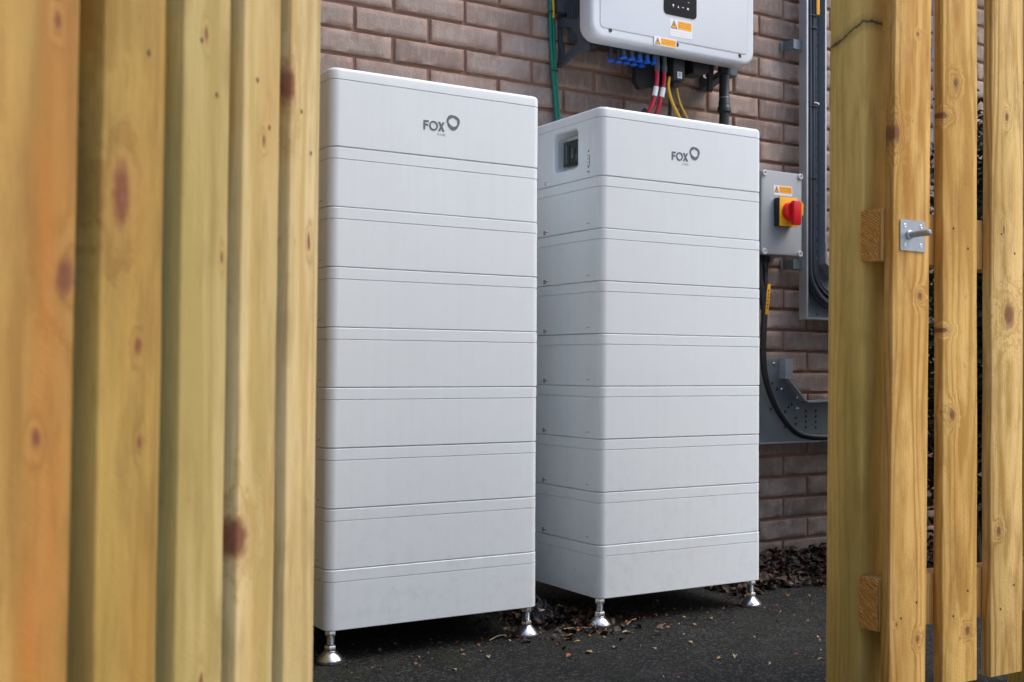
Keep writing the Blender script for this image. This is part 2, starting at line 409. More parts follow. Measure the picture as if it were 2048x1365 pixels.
# ------------------------------------------------------------------ battery towers
TW, TD, PH, TOPH, ZB = 0.5707, 0.40, 0.1383, 0.1830, 0.0705
def case_loops(z0, z1, top=False, lid=0.0275, rad=0.024):
    def ring(z, inset):
        return [(x, y, z) for x, y in rrect(inset, TW-inset, inset, TD-inset, max(0.004, rad-inset), 8)]
    L = []
    def add(z, i): L.append(ring(z, i))
    add(z0, 0.004); add(z0+0.0008, 0.0012); add(z0+0.0022, 0.0)
    zl = z1-lid
    add(zl-0.0016, 0.0); add(zl-0.0008, 0.0010); add(zl-0.0006, 0.0020); add(zl+0.0002, 0.0020); add(zl+0.0004, 0.0006); add(zl+0.0012, -0.0003)
    if top:
        for k in range(7):
            a = R(90*k/6); rr = 0.009
            add(z1-rr+rr*math.sin(a), rr-rr*math.cos(a) if k else 0.0)
    else:
        add(z1-0.0022, -0.0003); add(z1-0.0009, 0.0012); add(z1-0.0002, 0.005)
    return L

def strokes_logo(mb, x, z, hgt, y0, y1):
    """F O X in plain geometric strokes; x,z = lower left"""
    w_ = hgt*0.19
    mb.box(x, x+w_, y0, y1, z, z+hgt); mb.box(x+w_, x+hgt*0.60, y0, y1, z+hgt-w_, z+hgt); mb.box(x+w_, x+hgt*0.54, y0, y1, z+hgt*0.42, z+hgt*0.42+w_)
    cx, cz, ro, ri = x+hgt*1.20, z+hgt*0.5, hgt*0.52, hgt*0.35
    n = 36; b = mb.bm
    A = [[b.verts.new((cx+r_*math.cos(2*math.pi*i/n), yy, cz+r_*math.sin(2*math.pi*i/n))) for i in range(n)] for r_, yy in ((ro, y0), (ri, y0), (ri, y1), (ro, y1))]
    for p, q_ in ((0, 1), (1, 2), (2, 3), (3, 0)):
        for i in range(n): b.faces.new((A[p][i], A[p][(i+1) % n], A[q_][(i+1) % n], A[q_][i]))
    xx = x+hgt*1.74; ww = hgt*0.78; d = w_*1.25
    mb.prism([(xx, z), (xx+d, z), (xx+ww, z+hgt), (xx+ww-d, z+hgt)], 'y', y0, y1)
    mb.prism([(xx+ww-d, z), (xx+ww, z), (xx+ww*0.5+d*0.5, z+hgt*0.5), (xx+ww*0.5-d*0.0, z+hgt*0.5-d*0.6)], 'y', y0-0.00004, y1)
    mb.prism([(xx, z+hgt), (xx+d, z+hgt), (xx+ww*0.5+d*0.1, z+hgt*0.5+d*0.6), (xx+ww*0.5-d*0.5, z+hgt*0.5)], 'y', y0-0.00004, y1)

def ribbon(mb, pts, wd, y0, y1):
    b = mb.bm; n = len(pts); V = []
    for i in range(n):
        a, c = pts[i-1], pts[(i+1) % n]
        t = Vector((c[0]-a[0], c[1]-a[1])).normalized(); nn = Vector((-t.y, t.x))
        h_ = wd(i/n)*0.5
        V.append([b.verts.new((pts[i][0]+s*nn.x*h_, yy, pts[i][1]+s*nn.y*h_)) for s, yy in ((1, y0), (-1, y0), (-1, y1), (1, y1))])
    for i in range(n):
        j = (i+1) % n
        for k in range(4): b.faces.new((V[i][k], V[j][k], V[j][(k+1) % 4], V[i][(k+1) % 4]))

def make_tower():
    root = empty('battery_tower', (0, 0, 0))
    jr = random.Random(8)
    # base
    base = MB().loops(case_loops(ZB, ZB+PH)).build('base_unit', M['case'], root)
    for k in range(1, 8):
        z0 = ZB+k*PH
        mod = MB().loops(case_loops(z0+0.0004, z0+PH)).build('battery_module', M['case'], root)
        mod.location = (jr.uniform(-0.0007, 0.0007), jr.uniform(-0.0009, 0.0009), 0)
        st = MB(); st.box(-0.0006, 0.0004, 0.247, 0.277, z0+0.004, z0+0.020); st.build('sticker', M['white'], mod, smooth=False)
        pr = MB()
        for q_ in range(4): pr.box(-0.001, -0.0005, 0.2605+(0.002 if q_ % 2 else 0), 0.273, z0+0.0060+q_*0.003, z0+0.0078+q_*0.003)
        pr.box(-0.001, -0.0005, 0.250, 0.2595, z0+0.0108, z0+0.0127)
        for q_ in (0, 1): pr.box(-0.0006, 0.0004, 0.048+q_*0.008, 0.0505+q_*0.008, z0+0.016, z0+0.0185)
        pr.build('print', M['print'], mod, smooth=False)
    z0 = ZB+8*PH
    top = MB().loops(case_loops(z0+0.0004, z0+TOPH, True)).build('control_unit', M['case'], root)
    # recessed window in the left-hand side
    cut = MB()
    ring = lambda x, ins, r_: [(x, y, z) for y, z in rrect(0.104+ins, 0.229-ins, 1.208+ins, 1.322-ins, r_, 6)]
    cut.loops([ring(-0.02, -0.004, 0.018), ring(0.0002, 0.0, 0.016), ring(0.004, 0.004, 0.014), ring(0.040, 0.010, 0.010)])
    co_ = cut.build('cutter', None)
    md = top.modifiers.new('b', 'BOOLEAN'); md.object = co_; md.solver = 'EXACT'; md.operation = 'DIFFERENCE'
    bpy.context.view_layer.update()
    dg = bpy.context.evaluated_depsgraph_get()
    nm = bpy.data.meshes.new_from_object(top.evaluated_get(dg)); nm.name = 'control_unit'
    top.modifiers.clear(); top.data = nm; nm.materials.clear(); nm.materials.append(M['case']); bpy.data.objects.remove(co_)
    nm.shade_smooth(); nm.set_sharp_from_angle(angle=R(35))
    br = MB(); br.box(0.022, 0.0395, 0.118, 0.209, 1.228, 1.298, 0.002)
    win = br.build('breaker', M['breaker'], top)
    tg = MB()
    for i in range(6): tg.box(0.0205, 0.022, 0.123+i*0.014, 0.1255+i*0.014, 1.235, 1.292)
    tg.box(0.014, 0.0215, 0.150, 0.162, 1.245, 1.272, 0.001); tg.box(0.015, 0.0215, 0.180, 0.187, 1.236, 1.285, 0.001)
    tg.box(0.016, 0.0215, 0.130, 0.142, 1.238, 1.256, 0.001)
    tg.build('breaker_toggle', M['breaker2'], win, smooth=False)
    fr = MB(); fr.loops([[(0.009, y, z) for y, z in rrect(0.113, 0.214, 1.222, 1.304, 0.006)], [(0.0075, y, z) for y, z in rrect(0.113, 0.214, 1.222, 1.304, 0.006)]])
    fr.build('clear_flap', M['flap'], top)
    lt = MB(); lt.box(0.002, 0.0085, 0.104, 0.109, 1.250, 1.268, 0.001); lt.build('flap_catch', M['black'], top)
    ind = MB()
    for zq in (1.2465, 1.2035): ind.box(-0.0008, 0.0003, 0.053, 0.0575, zq, zq+0.004); 
    for zq in (1.235, 1.226, 1.217, 1.208): ind.lathe([(0.0017, -0.0008), (0.0017, 0.0004)], (0, 0.0575, zq+0.002), 10, 'x')
    ind.box(-0.0008, 0.0003, 0.0495, 0.0505, 1.208, 1.238); ind.box(-0.0008, 0.0003, 0.051, 0.060, 1.192, 1.195)
    ind.build('indicator_marks', M['print'], top, smooth=False)
    st = MB(); st.box(-0.0006, 0.0004, 0.247, 0.277, z0+0.004, z0+0.020); st.build('sticker', M['white'], top, smooth=False)
    pr = MB(); pr.box(-0.001, -0.0005, 0.255, 0.270, z0+0.0065, z0+0.0077); pr.box(-0.001, -0.0005, 0.262, 0.272, z0+0.0105, z0+0.0117); pr.box(-0.001, -0.0005, 0.250, 0.270, z0+0.0145, z0+0.0155)
    pr.build('print', M['print'], top, smooth=False)
    # logo: letters and looped ring
    lg = MB(); strokes_logo(lg, 0.237, 1.2405, 0.0225, -0.0011, 0.0004); lg.build('lettering', M['logo'], top, smooth=False)
    rg = MB()
    for ph, s, k, dx, dz in ((10, 0.0146, 0.10, -0.0004, 0), (55, 0.0156, 0.09, 0.0008, -0.0008), (110, 0.0132, 0.08, 0.0010, 0.0006)):
        pts = []
        for i in range(48):
            a = 2*math.pi*i/48; r_ = s*(1+k*math.cos(3*a-R(ph)*1.6))
            pts.append((0.3165+dx+r_*math.cos(a)*1.04, 1.2665+dz+r_*math.sin(a)))
        ribbon(rg, pts, lambda u, p=ph: 0.0022+0.0022*max(0, math.sin(2*math.pi*u+R(p*3))), -0.0010-ph*1e-6, 0.0004)
    rg.build('ring_mark', M['logo'], top, smooth=False)
    es = MB()
    for i, ch in enumerate('ESS'):
        x = 0.276+i*0.0075; z = 1.2305; a, h_ = 0.0042, 0.0052; t_ = 0.0009
        for zz in (z, z+h_/2-t_/2, z+h_-t_): es.box(x, x+a, -0.0008, 0.0004, zz, zz+t_)
        if ch == 'E': es.box(x-t_, x, -0.0008, 0.0004, z, z+h_)
        else: es.box(x-t_, x, -0.0008, 0.0004, z+h_/2, z+h_); es.box(x+a, x+a+t_, -0.0008, 0.0004, z, z+h_/2)
    es.build('small_lettering', M['logo_pale'], top, smooth=False)
    # levelling feet
    for fx, fy in ((0.024, 0.030), (0.553, 0.030), (0.024, 0.37), (0.553, 0.37)):
        f = MB(); f.lathe([(0.0305, 0), (0.0325, 0.002), (0.0325, 0.007), (0.0300, 0.0085), (0.0285, 0.0120), (0.0150, 0.0270), (0.0130, 0.028)], (fx, fy, GZ), 32)
        foot = f.build('levelling_foot', M['steel'], root)
        s_ = MB(); s_.lathe([(0.0130, 0.0281), (0.0142, 0.029), (0.0142, 0.038), (0.0130, 0.040)], (fx, fy, GZ), 6)
        s_.lathe([(0.0122, 0.0612), (0.0134, 0.0622), (0.0134, 0.073), (0.0122, 0.0745)], (fx, fy, GZ), 6)
        prof = [(0.0070, 0.0402)]
        for k in range(9): prof += [(0.0100, 0.0412+k*0.0023), (0.0086, 0.0424+k*0.0023)]
        prof.append((0.0080, 0.0611)); s_.lathe(prof, (fx, fy, GZ), 16)
        s_.build('threaded_stem', M['steel'], foot)
    return root
t1 = make_tower()
t2 = copy_tree(t1)
for c_ in list(t1.children):
    for d_ in list(c_.children):
        if d_.name.startswith('indicator_marks'): bpy.data.objects.remove(d_)
t2.location = (0.7533, -0.0042, 0)
GT = 'white battery cabinets by the brick wall'
tag(t1, 'tall white stacked battery cabinet standing closest to the slatted wooden gate leaf', 'battery cabinet', GT)
tag(t2, 'white stacked battery cabinet under the wall mounted inverter, its side window showing', 'battery cabinet', GT)

# ------------------------------------------------------------------ slatted timber
FENCE_L, FENCE_D = (0.60, 0.39, 0.165), (0.36, 0.205, 0.072)
GATE_L, GATE_D = (0.60, 0.475, 0.25), (0.40, 0.285, 0.12)
def board(name, w_, h_, th, mat, parent, loc, tilt=0.0, seed=0, bev=0.0022):
    """board with slightly wavy sawn edges; local x across, z along, y thickness (front at y=0)"""
    rn = random.Random(seed); mb = MB(); b = mb.bm
    n = 60; L = []
    for i in range(n+1):
        z = h_*i/n; a = mnoise.noise((seed*3.3, z*6, 1))*0.0016; c = mnoise.noise((seed*3.3, z*6, 9))*0.0016
        x0, x1 = a, w_+c; e = bev
        L.append([(x0+e, 0, z), (x0+e*0.3, e*0.3, z), (x0, e, z), (x0, th-e, z), (x0+e, th, z), (x1-e, th, z), (x1, th-e, z), (x1, e, z), (x1-e*0.3, e*0.3, z), (x1-e, 0, z)])
    mb.loops(L)
    o = mb.build(name, mat, parent, ang=60)
    o.location = loc; o.rotation_euler = (0, tilt, 0)
    return o

# right-hand fence panel: front face of boards on Y=-1.05, root leans a touch
FX, FY = 0.634, -1.05
fen = empty('slatted_fence', (FX, FY, GZ), (0, 0.0095, 0))
tag(fen, 'honey coloured slatted timber fence with steel catch plate, at the right of the opening', 'fence')
fb = [  # local x, width, extra tilt, knots (x, z from board foot)
    (0.002, 0.0972, 0.0070, ((0.004, 1.03, 0.010, 0.019), (0.072, 0.74, 0.006, 0.008), (0.074, 0.118, 0.005, 0.008), (0.018, 0.150, 0.0025, 0.003), (0.060, 1.22, 0.003, 0.004))),
    (0.1455, 0.0985, -0.0045, ((0.036, 1.12, 0.007, 0.010), (0.002, 1.055, 0.012, 0.006), (0.002, 0.655, 0.013, 0.005), (0.026, 0.498, 0.008, 0.011), (0.070, 0.095, 0.007, 0.009))),
    (0.2830, 0.0965, 0.000, ((0.045, 1.075, 0.005, 0.009), (0.036, 0.855, 0.003, 0.010), (0.052, 0.690, 0.017, 0.024), (0.023, 0.275, 0.006, 0.009))),
    (0.4200, 0.0980, 0.001, ((0.05, 0.9, 0.012, 0.016), (0.03, 0.4, 0.008, 0.012))),
    (0.5560, 0.0980, 0.000, ((0.04, 0.6, 0.012, 0.016),)),
]
tones = [((0.86, 0.555, 0.185), (0.46, 0.225, 0.040)), ((0.83, 0.53, 0.165), (0.46, 0.235, 0.045)), ((0.85, 0.59, 0.23), (0.44, 0.245, 0.055))]
for i, (x, w_, tl_, kn) in enumerate(fb):
    l_, d_ = tones[i % 3]
    mt = wood('fence_board_wood_%d' % i, l_, d_, kn, seed=i*13.7+2, green=0.08, contrast=1.3)
    z0 = 0.075 if i == 0 else 0.0995
    fb_ = board('board', w_, 1.75-z0, 0.0215, mt, fen, (x, 0, z0), tl_, 20+i)
    nl = MB()
    for zz in ((0.225, 0.268, 0.91, 0.945) if i else (0.235, 0.26)):
        nl.lathe([(0.0022, -0.0004), (0.0016, 0.001)], (x+w_*(0.3 if int(zz*1000) % 2 else 0.72), 0, zz), 10, 'y')
    no = nl.build('nail_heads', M['hole'], fb_); no.location = (-x, 0, -z0)
railm = wood('fence_rail_wood', (0.68, 0.42, 0.15), (0.44, 0.23, 0.065), ((0.6, 0.5, 0.01, 0.01),), 61, 0.1)
endm = NT('rail_end_grain'); v_ = endm.obj(); X_, Y_, Z_ = endm.sep(v_)
rr_ = endm.math('SQRT', endm.math('ADD', endm.math('POWER', endm.math('SUBTRACT', Y_, 0.10), 2.0), endm.math('POWER', endm.math('SUBTRACT', Z_, -0.03), 2.0)))
rg_ = endm.rng(endm.math('SINE', endm.math('MULTIPLY', rr_, 1350.0)), -1, 1)
nz_ = endm.noise(v_, 170, 4, 0.7)
endm.bump(endm.math('ADD', nz_, endm.math('MULTIPLY', rg_, 0.4)), 0.9, 0.004)
endm = endm.done(endm.mix(nz_, endm.mix(rg_, (0.85, 0.38, 0.06), (0.36, 0.13, 0.022)), (0.66, 0.36, 0.09)), 0.85)
for z0, z1 in ((0.209, 0.303), (0.8760, 0.9715), (1.520, 1.614)):
    rl = MB(); rl.box(0.001, 0.654, 0.0217, 0.067, z0, z1, 0.002); ro_ = rl.build('rail', railm, fen)
    # rough sawn end face, proud by a hair
    n = 14; e = MB(); b = e.bm; G = []
    for i in range(n+1):
        G.append([b.verts.new((0.0002+0.0034*mnoise.noise((i*1.3, j*0.7, z0*50)), 0.0228+0.043*j/n, z0+0.001+(z1-z0-0.002)*i/n)) for j in range(n+1)])
    for i in range(n):
        for j in range(n): b.faces.new((G[i][j], G[i+1][j], G[i+1][j+1], G[i][j+1]))
    for v in b.verts: v.co.x -= 0.0022
    eo = e.build('end_grain', endm, ro_, smooth=False)
    # move origin so the rings centre on the rail
    for vv in eo.data.vertices: vv.co.z -= z0
    eo.location = (0, 0, z0)
postm = wood('fence_post_wood', (0.90, 0.64, 0.20), (0.60, 0.41, 0.10), (), 77, 0.35, (0.09, 0.055, 0.025), rings=520.0, crack=True)
po = MB(); b = po.bm
po.box(0.0, 0.095, 0.0, 0.084, -0.02, 1.82, 0.003)
po = po.build('post', postm, fen); po.location = (0.003, 0.0675, 0); po.rotation_euler = (0, 0.001, 0)
po2 = MB(); po2.box(0.0, 0.095, 0.0, 0.095, -0.02, 1.82, 0.003); po2 = po2.build('post', postm, fen); po2.location = (0.558, 0.0675, 0)
# steel catch plate with its pin
cp = empty('catch', (0, 0, 0)); bpy.data.objects.remove(cp)
px0 = 0.6655-FX-0.009*0.92
pl = MB(); pl.loops([[(x, y, z) for x, z in rrect(0, 0.066, 0, 0.056, 0.0025, 3)] for y in (-0.0001, -0.0022, -0.0028)])
plate = pl.build('catch_plate', M['zinc'], fen); plate.location = (px0, 0, 0.895)
pn = MB(); pn.lathe([(0.0085, -0.0029), (0.0085, -0.006), (0.0062, -0.0075), (0.0060, -0.018), (0.0060, -0.043), (0.0052, -0.0475), (0.0028, -0.050)], (0.023, 0, 0.029), 20, 'y')
pn.build('pin', M['zinc'], plate)
for sx, sz in ((0.012, 0.045), (0.012, 0.010), (0.055, 0.046), (0.055, 0.011)):
    sc = MB(); sc.lathe([(0.0038, -0.0027), (0.0038, -0.0034), (0.0026, -0.0038), (0.0018, -0.0030)], (sx, 0, sz), 14, 'y'); sc.build('screw', M['steel'], plate)

# left-hand gate leaf swung open towards the camera: local +x runs to its hinge end
gate = empty('slatted_gate_leaf', (-0.5455, -1.2982, GZ))
gate.rotation_euler = (Matrix.Rotation(R(50.79), 4, 'Z') @ Matrix.Rotation(R(0.56), 4, 'Y')).to_euler()
tag(gate, 'pale yellow slatted timber gate leaf swung open, blurred in the near left foreground', 'gate')
gk = {
    4: ((0.0, 0.872, 0.010, 0.020), (0.06, 0.72, 0.005, 0.01)),
    3: ((0.0, 0.435, 0.022, 0.020), (0.05, 0.80, 0.004, 0.006)),
    2: ((0.05, 0.33, 0.004, 0.006), (0.08, 0.68, 0.003, 0.006), (0.04, 0.86, 0.004, 0.006)),
    1: ((0.026, 0.705, 0.014, 0.026), (0.055, 0.60, 0.006, 0.006), (0.06, 0.53, 0.004, 0.005), (0.075, 0.99, 0.010, 0.010)),
    0: ((0.080, 0.640, 0.012, 0.014), (0.066, 0.80, 0.004, 0.006), (0.050, 0.54, 0.005, 0.006)),
}
gt = {4: ((0.67, 0.53, 0.285), (0.46, 0.325, 0.125)), 3: ((0.64, 0.50, 0.255), (0.42, 0.30, 0.10)), 2: ((0.57, 0.43, 0.19), (0.36, 0.26, 0.08)),
      1: ((0.45, 0.30, 0.080), (0.26, 0.155, 0.03)), 0: ((0.46, 0.285, 0.08), (0.29, 0.15, 0.032))}
for k in range(4, -5, -1):
    l_, d_ = gt.get(k, ((0.55, 0.42, 0.19), (0.40, 0.28, 0.11)))
    mt = wood('gate_board_wood_%d' % (k+4), l_, d_, gk.get(k, ((0.05, 0.6, 0.01, 0.015),)), seed=k*9.1+40, green=0.22,
              orange={0: (0.40, 0.15, 0.026), 1: (0.36, 0.20, 0.045), 3: (0.47, 0.30, 0.10)}.get(k), contrast=1.5, rings=300.0, knotcol=(0.09, 0.030, 0.014))
    xr = -(4-k)*0.1275
    gb = board('board', 0.0937, 1.66, 0.0215, mt, gate, (xr-0.0937, 0, 0.09), 0, 60+k)
    nl = MB()
    for zz, xx in ((0.145, 0.030), (0.185, 0.066), (0.815, 0.064), (0.852, 0.031), (1.455, 0.03), (1.49, 0.066)): nl.lathe([(0.0026, -0.0004), (0.0018, 0.001)], (xx, 0, zz), 10, 'y')
    nl.build('nail_heads', M['nail'], gb)
grail = wood('gate_rail_wood', (0.48, 0.35, 0.14), (0.33, 0.22, 0.08), ((-0.5, 0.2, 0.01, 0.01),), 91, 0.3)
for z0, z1 in ((0.209, 0.303), (0.8760, 0.9715), (1.520, 1.614)):
    rl = MB(); rl.box(-1.115, -0.004, 0.0217, 0.067, z0, z1, 0.002); rl.build('rail', grail, gate)

# unseen side fence, added and angled to keep light off the left cabinet
for (sx_, lab_) in ((-0.43, 'unseen dark board fence behind the open gate leaf, added to shade the left cabinet'),):
  side = empty('shade_side_fence', (-0.56 if sx_ < 0 else sx_, -1.17 if sx_ < 0 else -1.0, GZ), (0, 0, R(76.5 if sx_ < 0 else 90)))
  tag(side, lab_, 'fence')
  sm_ = wood('shade_fence_wood', (0.30, 0.20, 0.085), (0.19, 0.12, 0.045), ((0.05, 0.6, 0.01, 0.015),), 140, 0.3)
  for i in range(18 if sx_ < 0 else 12): board('board', 0.0965, 1.95, 0.0215, sm_, side, (0.02+i*(0.0975 if sx_ < 0 else 0.1275), 0, 0.03), 0, 90+i)
  for z0, z1 in ((0.209, 0.303), (0.8760, 0.9715), (1.520, 1.614)):
      rl = MB(); rl.box(0.0, 1.76 if sx_ < 0 else 1.59, 0.0217, 0.067, z0, z1, 0.002); rl.build('rail', grail, side)
  hp = MB(); hp.box(-0.06, -0.005, -0.01, 0.045, -0.02, 2.0, 0.003); hp.build('post', grail, side)


# ------------------------------------------------------------------ inferred dark shrub behind the fence, placed to shade the lower wall
shr = empty('shade_shrub', (2.36, 0.02, GZ)); tag(shr, 'inferred dark leafy shrub glimpsed through the right hand fence gaps, placed to shade the lower wall', 'shade_shrub')
rn = random.Random(77); st_ = MB(); tips = []
for i in range(22):
    a = rn.uniform(0, 6.28); sp = rn.uniform(0.05, 0.46); hh = rn.uniform(0.8, 1.55)
    p = [(0.03*math.cos(a), 0.03*math.sin(a), 0), (sp*0.3*math.cos(a), sp*0.25*math.sin(a), hh*0.35), (sp*0.75*math.cos(a)+rn.uniform(-.04, .04), sp*0.5*math.sin(a), hh*0.7), (sp*1.1*math.cos(a), sp*0.6*math.sin(a), hh)]
    st_.tube(p, lambda u: 0.009*(1-u)+0.002, 6, 4); tips += catmull([Vector(q_) for q_ in p], 8)[6:]
st_.build('shade_stem', plain('shade_shrub_bark', (0.12, 0.085, 0.05), 0.9), shr)
lf = MB(); b = lf.bm
for i in range(13000):
    c_ = rn.choice(tips) + Vector((rn.gauss(0, 0.075), rn.gauss(0, 0.06), rn.gauss(0, 0.07)))
    if c_.z < 0.04: continue
    Mx = Matrix.Translation(c_) @ Matrix.Rotation(rn.uniform(0, 6.28), 4, 'Z') @ Matrix.Rotation(rn.uniform(-1.2, 1.2), 4, 'X') @ Matrix.Rotation(rn.uniform(-0.9, 0.9), 4, 'Y')
    s_ = rn.uniform(0.028, 0.06)
    q_ = [b.verts.new(Mx @ Vector(p)) for p in ((-s_/2, 0, 0), (0, -s_*0.28, 0.003), (s_/2, 0, 0), (0, s_*0.28, 0.003))]; b.faces.new(q_)
lf.build('shade_foliage', plain('shade_shrub_leaf', (0.012, 0.022, 0.008), 0.5, var=0.6, scale=12), shr, smooth=False)

# ------------------------------------------------------------------ inverter on the wall
inv = empty('inverter', (0.983, WY, 1.67)); tag(inv, 'pale grey wall mounted solar inverter with dark display, plugs and cables under it', 'inverter')
IO = Vector((-0.983, -WY, -1.67))
def ib(mb, name, mat, parent=None, **k):
    o = mb.build(name, mat, parent or inv, **k)
    if parent is None: o.location = IO
    return o
X0, X1, Z0, Z1 = 0.983, 1.643, 1.668, 2.14
c = MB()
def rl_(y, i, r_=0.048): return [(x, y, z) for x, z in rrect(X0+i, X1-i, Z0+i, Z1-i, r_-i, 10)]
L = [rl_(0.435, 0.012), rl_(0.432, 0.002), rl_(0.428, 0.0), rl_(0.385, 0.0)]
for k in range(1, 7):
    a = R(15*k); L.append(rl_(0.385-0.014*math.sin(a), 0.014*(1-math.cos(a))))
# raised inner panel: step line
L += [rl_(0.3712, 0.0318), rl_(0.3722, 0.0325), rl_(0.3722, 0.0332), rl_(0.3695, 0.0345), rl_(0.3690, 0.0365)]
cov = ib(c.loops(L), 'front_cover', M['inv'])
for sx, sz in ((1.055, 1.697), (1.315, 1.692), (1.577, 1.694)):
    s_ = MB(); s_.lathe([(0.0068, -0.0018), (0.0062, -0.0024), (0.0035, -0.0020), (0.0030, -0.0008), (0.0012, -0.0008)], (sx, 0.3725, sz), 18, 'y')
    s_.build('screw', M['black'], cov)
d = MB(); d.loops([[(x, y, z) for x, z in rrect(1.259, 1.391, 1.782, 1.93, 0.014, 6)] for y in (0.3695, 0.3675, 0.3672)])
disp = d.build('display', M['glossblack'], cov)
ic = MB()
for i, (x, z) in enumerate(((1.296, 1.812), (1.316, 1.812), (1.335, 1.812), (1.355, 1.811))):
    if i == 0: ic.lathe([(0.0032, -0.0004), (0.0032, 0.0004)], (x, 0.3672, z+0.002), 12, 'y'); ic.box(x-0.001, x+0.001, 0.3668, 0.3675, z-0.005, z)
    elif i == 1: ic.prism([(x-0.003, z-0.004), (x+0.003, z-0.004), (x, z+0.004)], 'y', 0.3668, 0.3675)
    elif i == 2: ic.prism([(x-0.004, z-0.001), (x+0.004, z-0.001), (x+0.004, z+0.001), (x-0.004, z+0.001)], 'y', 0.3668, 0.3675)
    else: ic.prism([(x-0.0035, z-0.003), (x+0.0035, z-0.003), (x+0.0035, z+0.003), (x-0.0035, z+0.003)], 'y', 0.3668, 0.3675)
ic.box(1.355, 1.361, 0.3668, 0.3675, 1.831, 1.8325); ic.box(1.345, 1.361, 0.3668, 0.3675, 1.850, 1.852); ic.box(1.345, 1.361, 0.3668, 0.3675, 1.862, 1.864)
ic.build('symbols', M['white'], disp, smooth=False)

def warning(parent, x, z, w_, h_, y, name='warning_label', white_below=0.0):
    """white label, yellow triangle with black bolt, amber block with fine lines. x,z lower left of coloured band"""
    wb = MB(); wb.box(x-0.003, x+w_+0.003, y-0.0003, y+0.0006, z-0.003-white_below, z+h_+0.003)
    lab = wb.build(name, M['white'], parent, smooth=False)
    tr = MB(); tw = h_*0.98
    tr.prism([(x, z), (x+tw, z), (x+tw/2, z+h_)], 'y', y-0.0006, y)
    tr.build('triangle', M['orange'], lab, smooth=False)
    k = MB()
    e = h_*0.07
    A, B, C_ = (x, z), (x+tw, z), (x+tw/2, z+h_)
    k.prism([A, B, (B[0]-e*1.7, B[1]+e), (A[0]+e*1.7, A[1]+e)], 'y', y-0.0009, y-0.0002)
    k.prism([B, C_, (C_[0], C_[1]-2*e), (B[0]-e*1.7, B[1]+e)], 'y', y-0.0009, y-0.0002)
    k.prism([C_, A, (A[0]+e*1.7, A[1]+e), (C_[0], C_[1]-2*e)], 'y', y-0.0009, y-0.0002)
    cx = x+tw/2
    k.prism([(cx-h_*0.02, z+h_*0.62), (cx+h_*0.10, z+h_*0.62), (cx+h_*0.03, z+h_*0.42), (cx+h_*0.11, z+h_*0.42), (cx-h_*0.02, z+h_*0.14), (cx+h_*0.0, z+h_*0.34), (cx-h_*0.10, z+h_*0.34)], 'y', y-0.0009, y-0.0002)
    k.build('bolt_symbol', M['print'], lab, smooth=False)
    am = MB(); am.box(x+tw+0.003, x+w_, y-0.0007, y, z, z+h_); am.build('amber_panel', M['orange'], lab, smooth=False)
    ln = MB(); rn = random.Random(int(x*1000))
    for i in range(3):
        zz = z+h_*(0.24+0.24*i); xx = x+tw+0.006
        while xx < x+w_-0.006:
            l_ = rn.uniform(0.003, 0.007); ln.box(xx, min(xx+l_, x+w_-0.003), y-0.0009, y-0.0003, zz, zz+h_*0.09); xx += l_+0.0015
    ln.build('fine_print', plain('amber_print_lines', (0.62, 0.24, 0.01), 0.6), lab, smooth=False)
    if white_below:
        l2 = MB(); xx = x
        for r_ in range(2):
            xx = x
            while xx < x+w_-0.004:
                l_ = rn.uniform(0.003, 0.007); l2.box(xx, xx+l_, y-0.0006, y-0.0001, z-0.010-r_*0.008, z-0.0088-r_*0.008); xx += l_+0.002
        l2.build('fine_print', M['logo_pale'], lab, smooth=False)
    return lab
warning(cov, 1.287, 1.741, 0.084, 0.026, 0.3686, white_below=0.022)
warning(cov, 1.224, 1.681, 0.083, 0.0215, 0.3682)

body = MB(); body.box(1.032, 1.600, 0.4355, 0.572, 1.700, 2.10, 0.004)
body = ib(body, 'heat_sink_body', M['dkgrey'])
fn = MB()
for i in range(9): fn.box(1.022, 1.0315, 0.446+i*0.0135, 0.4505+i*0.0135, 1.74, 2.08)
fn.build('cooling_fins', M['dkgrey'], body, smooth=False)
# wall bracket arms, left and right
def arm(x0, x1):
    a = MB(); y = WY-0.002
    a.box(x0, x1, y-0.008, y, 1.630, 1.80)                              # against the wall
    a.prism([(y-0.0085, 1.632), (y-0.0085, 1.654), (0.497, 1.682), (0.497, 1.660)], 'x', x0, x1)   # lower rail
    a.prism([(0.4965, 1.655), (0.4965, 1.762), (0.462, 1.768), (0.462, 1.658)], 'x', x0, x1+0.010)
    a.prism([(0.497, 1.712), (0.4975, 1.757), (y-0.009, 1.79), (y-0.009, 1.757), (0.54, 1.745), (0.520, 1.722)], 'x', x0+0.0005, x1-0.0005)
    a.prism([(y-0.009, 1.656), (0.566, 1.663), (0.585, 1.672), (y-0.009, 1.705)], 'x', x0+0.0005, x1-0.0005)
    return ib(a, 'wall_bracket', M['dkgrey'], smooth=False)
arm(1.020, 1.034); arm(1.606, 1.640)
bp = MB(); bp.box(1.0, 1.64, 0.5735, WY-0.003, 1.80, 2.06, 0.003); ib(bp, 'back_plate', M['dkgrey'])
# terminal plate under the body
tp = MB(); tp.box(1.10, 1.59, 0.440, 0.545, 1.690, 1.6995); ib(tp, 'terminal_plate', M['black'])
gl = MB(); gl.lathe([(0.022, 0), (0.024, 0.004), (0.024, 0.024), (0.018, 0.028)], (1.075, 0.50, 1.671), 12); ib(gl, 'vent_plug', M['black'])
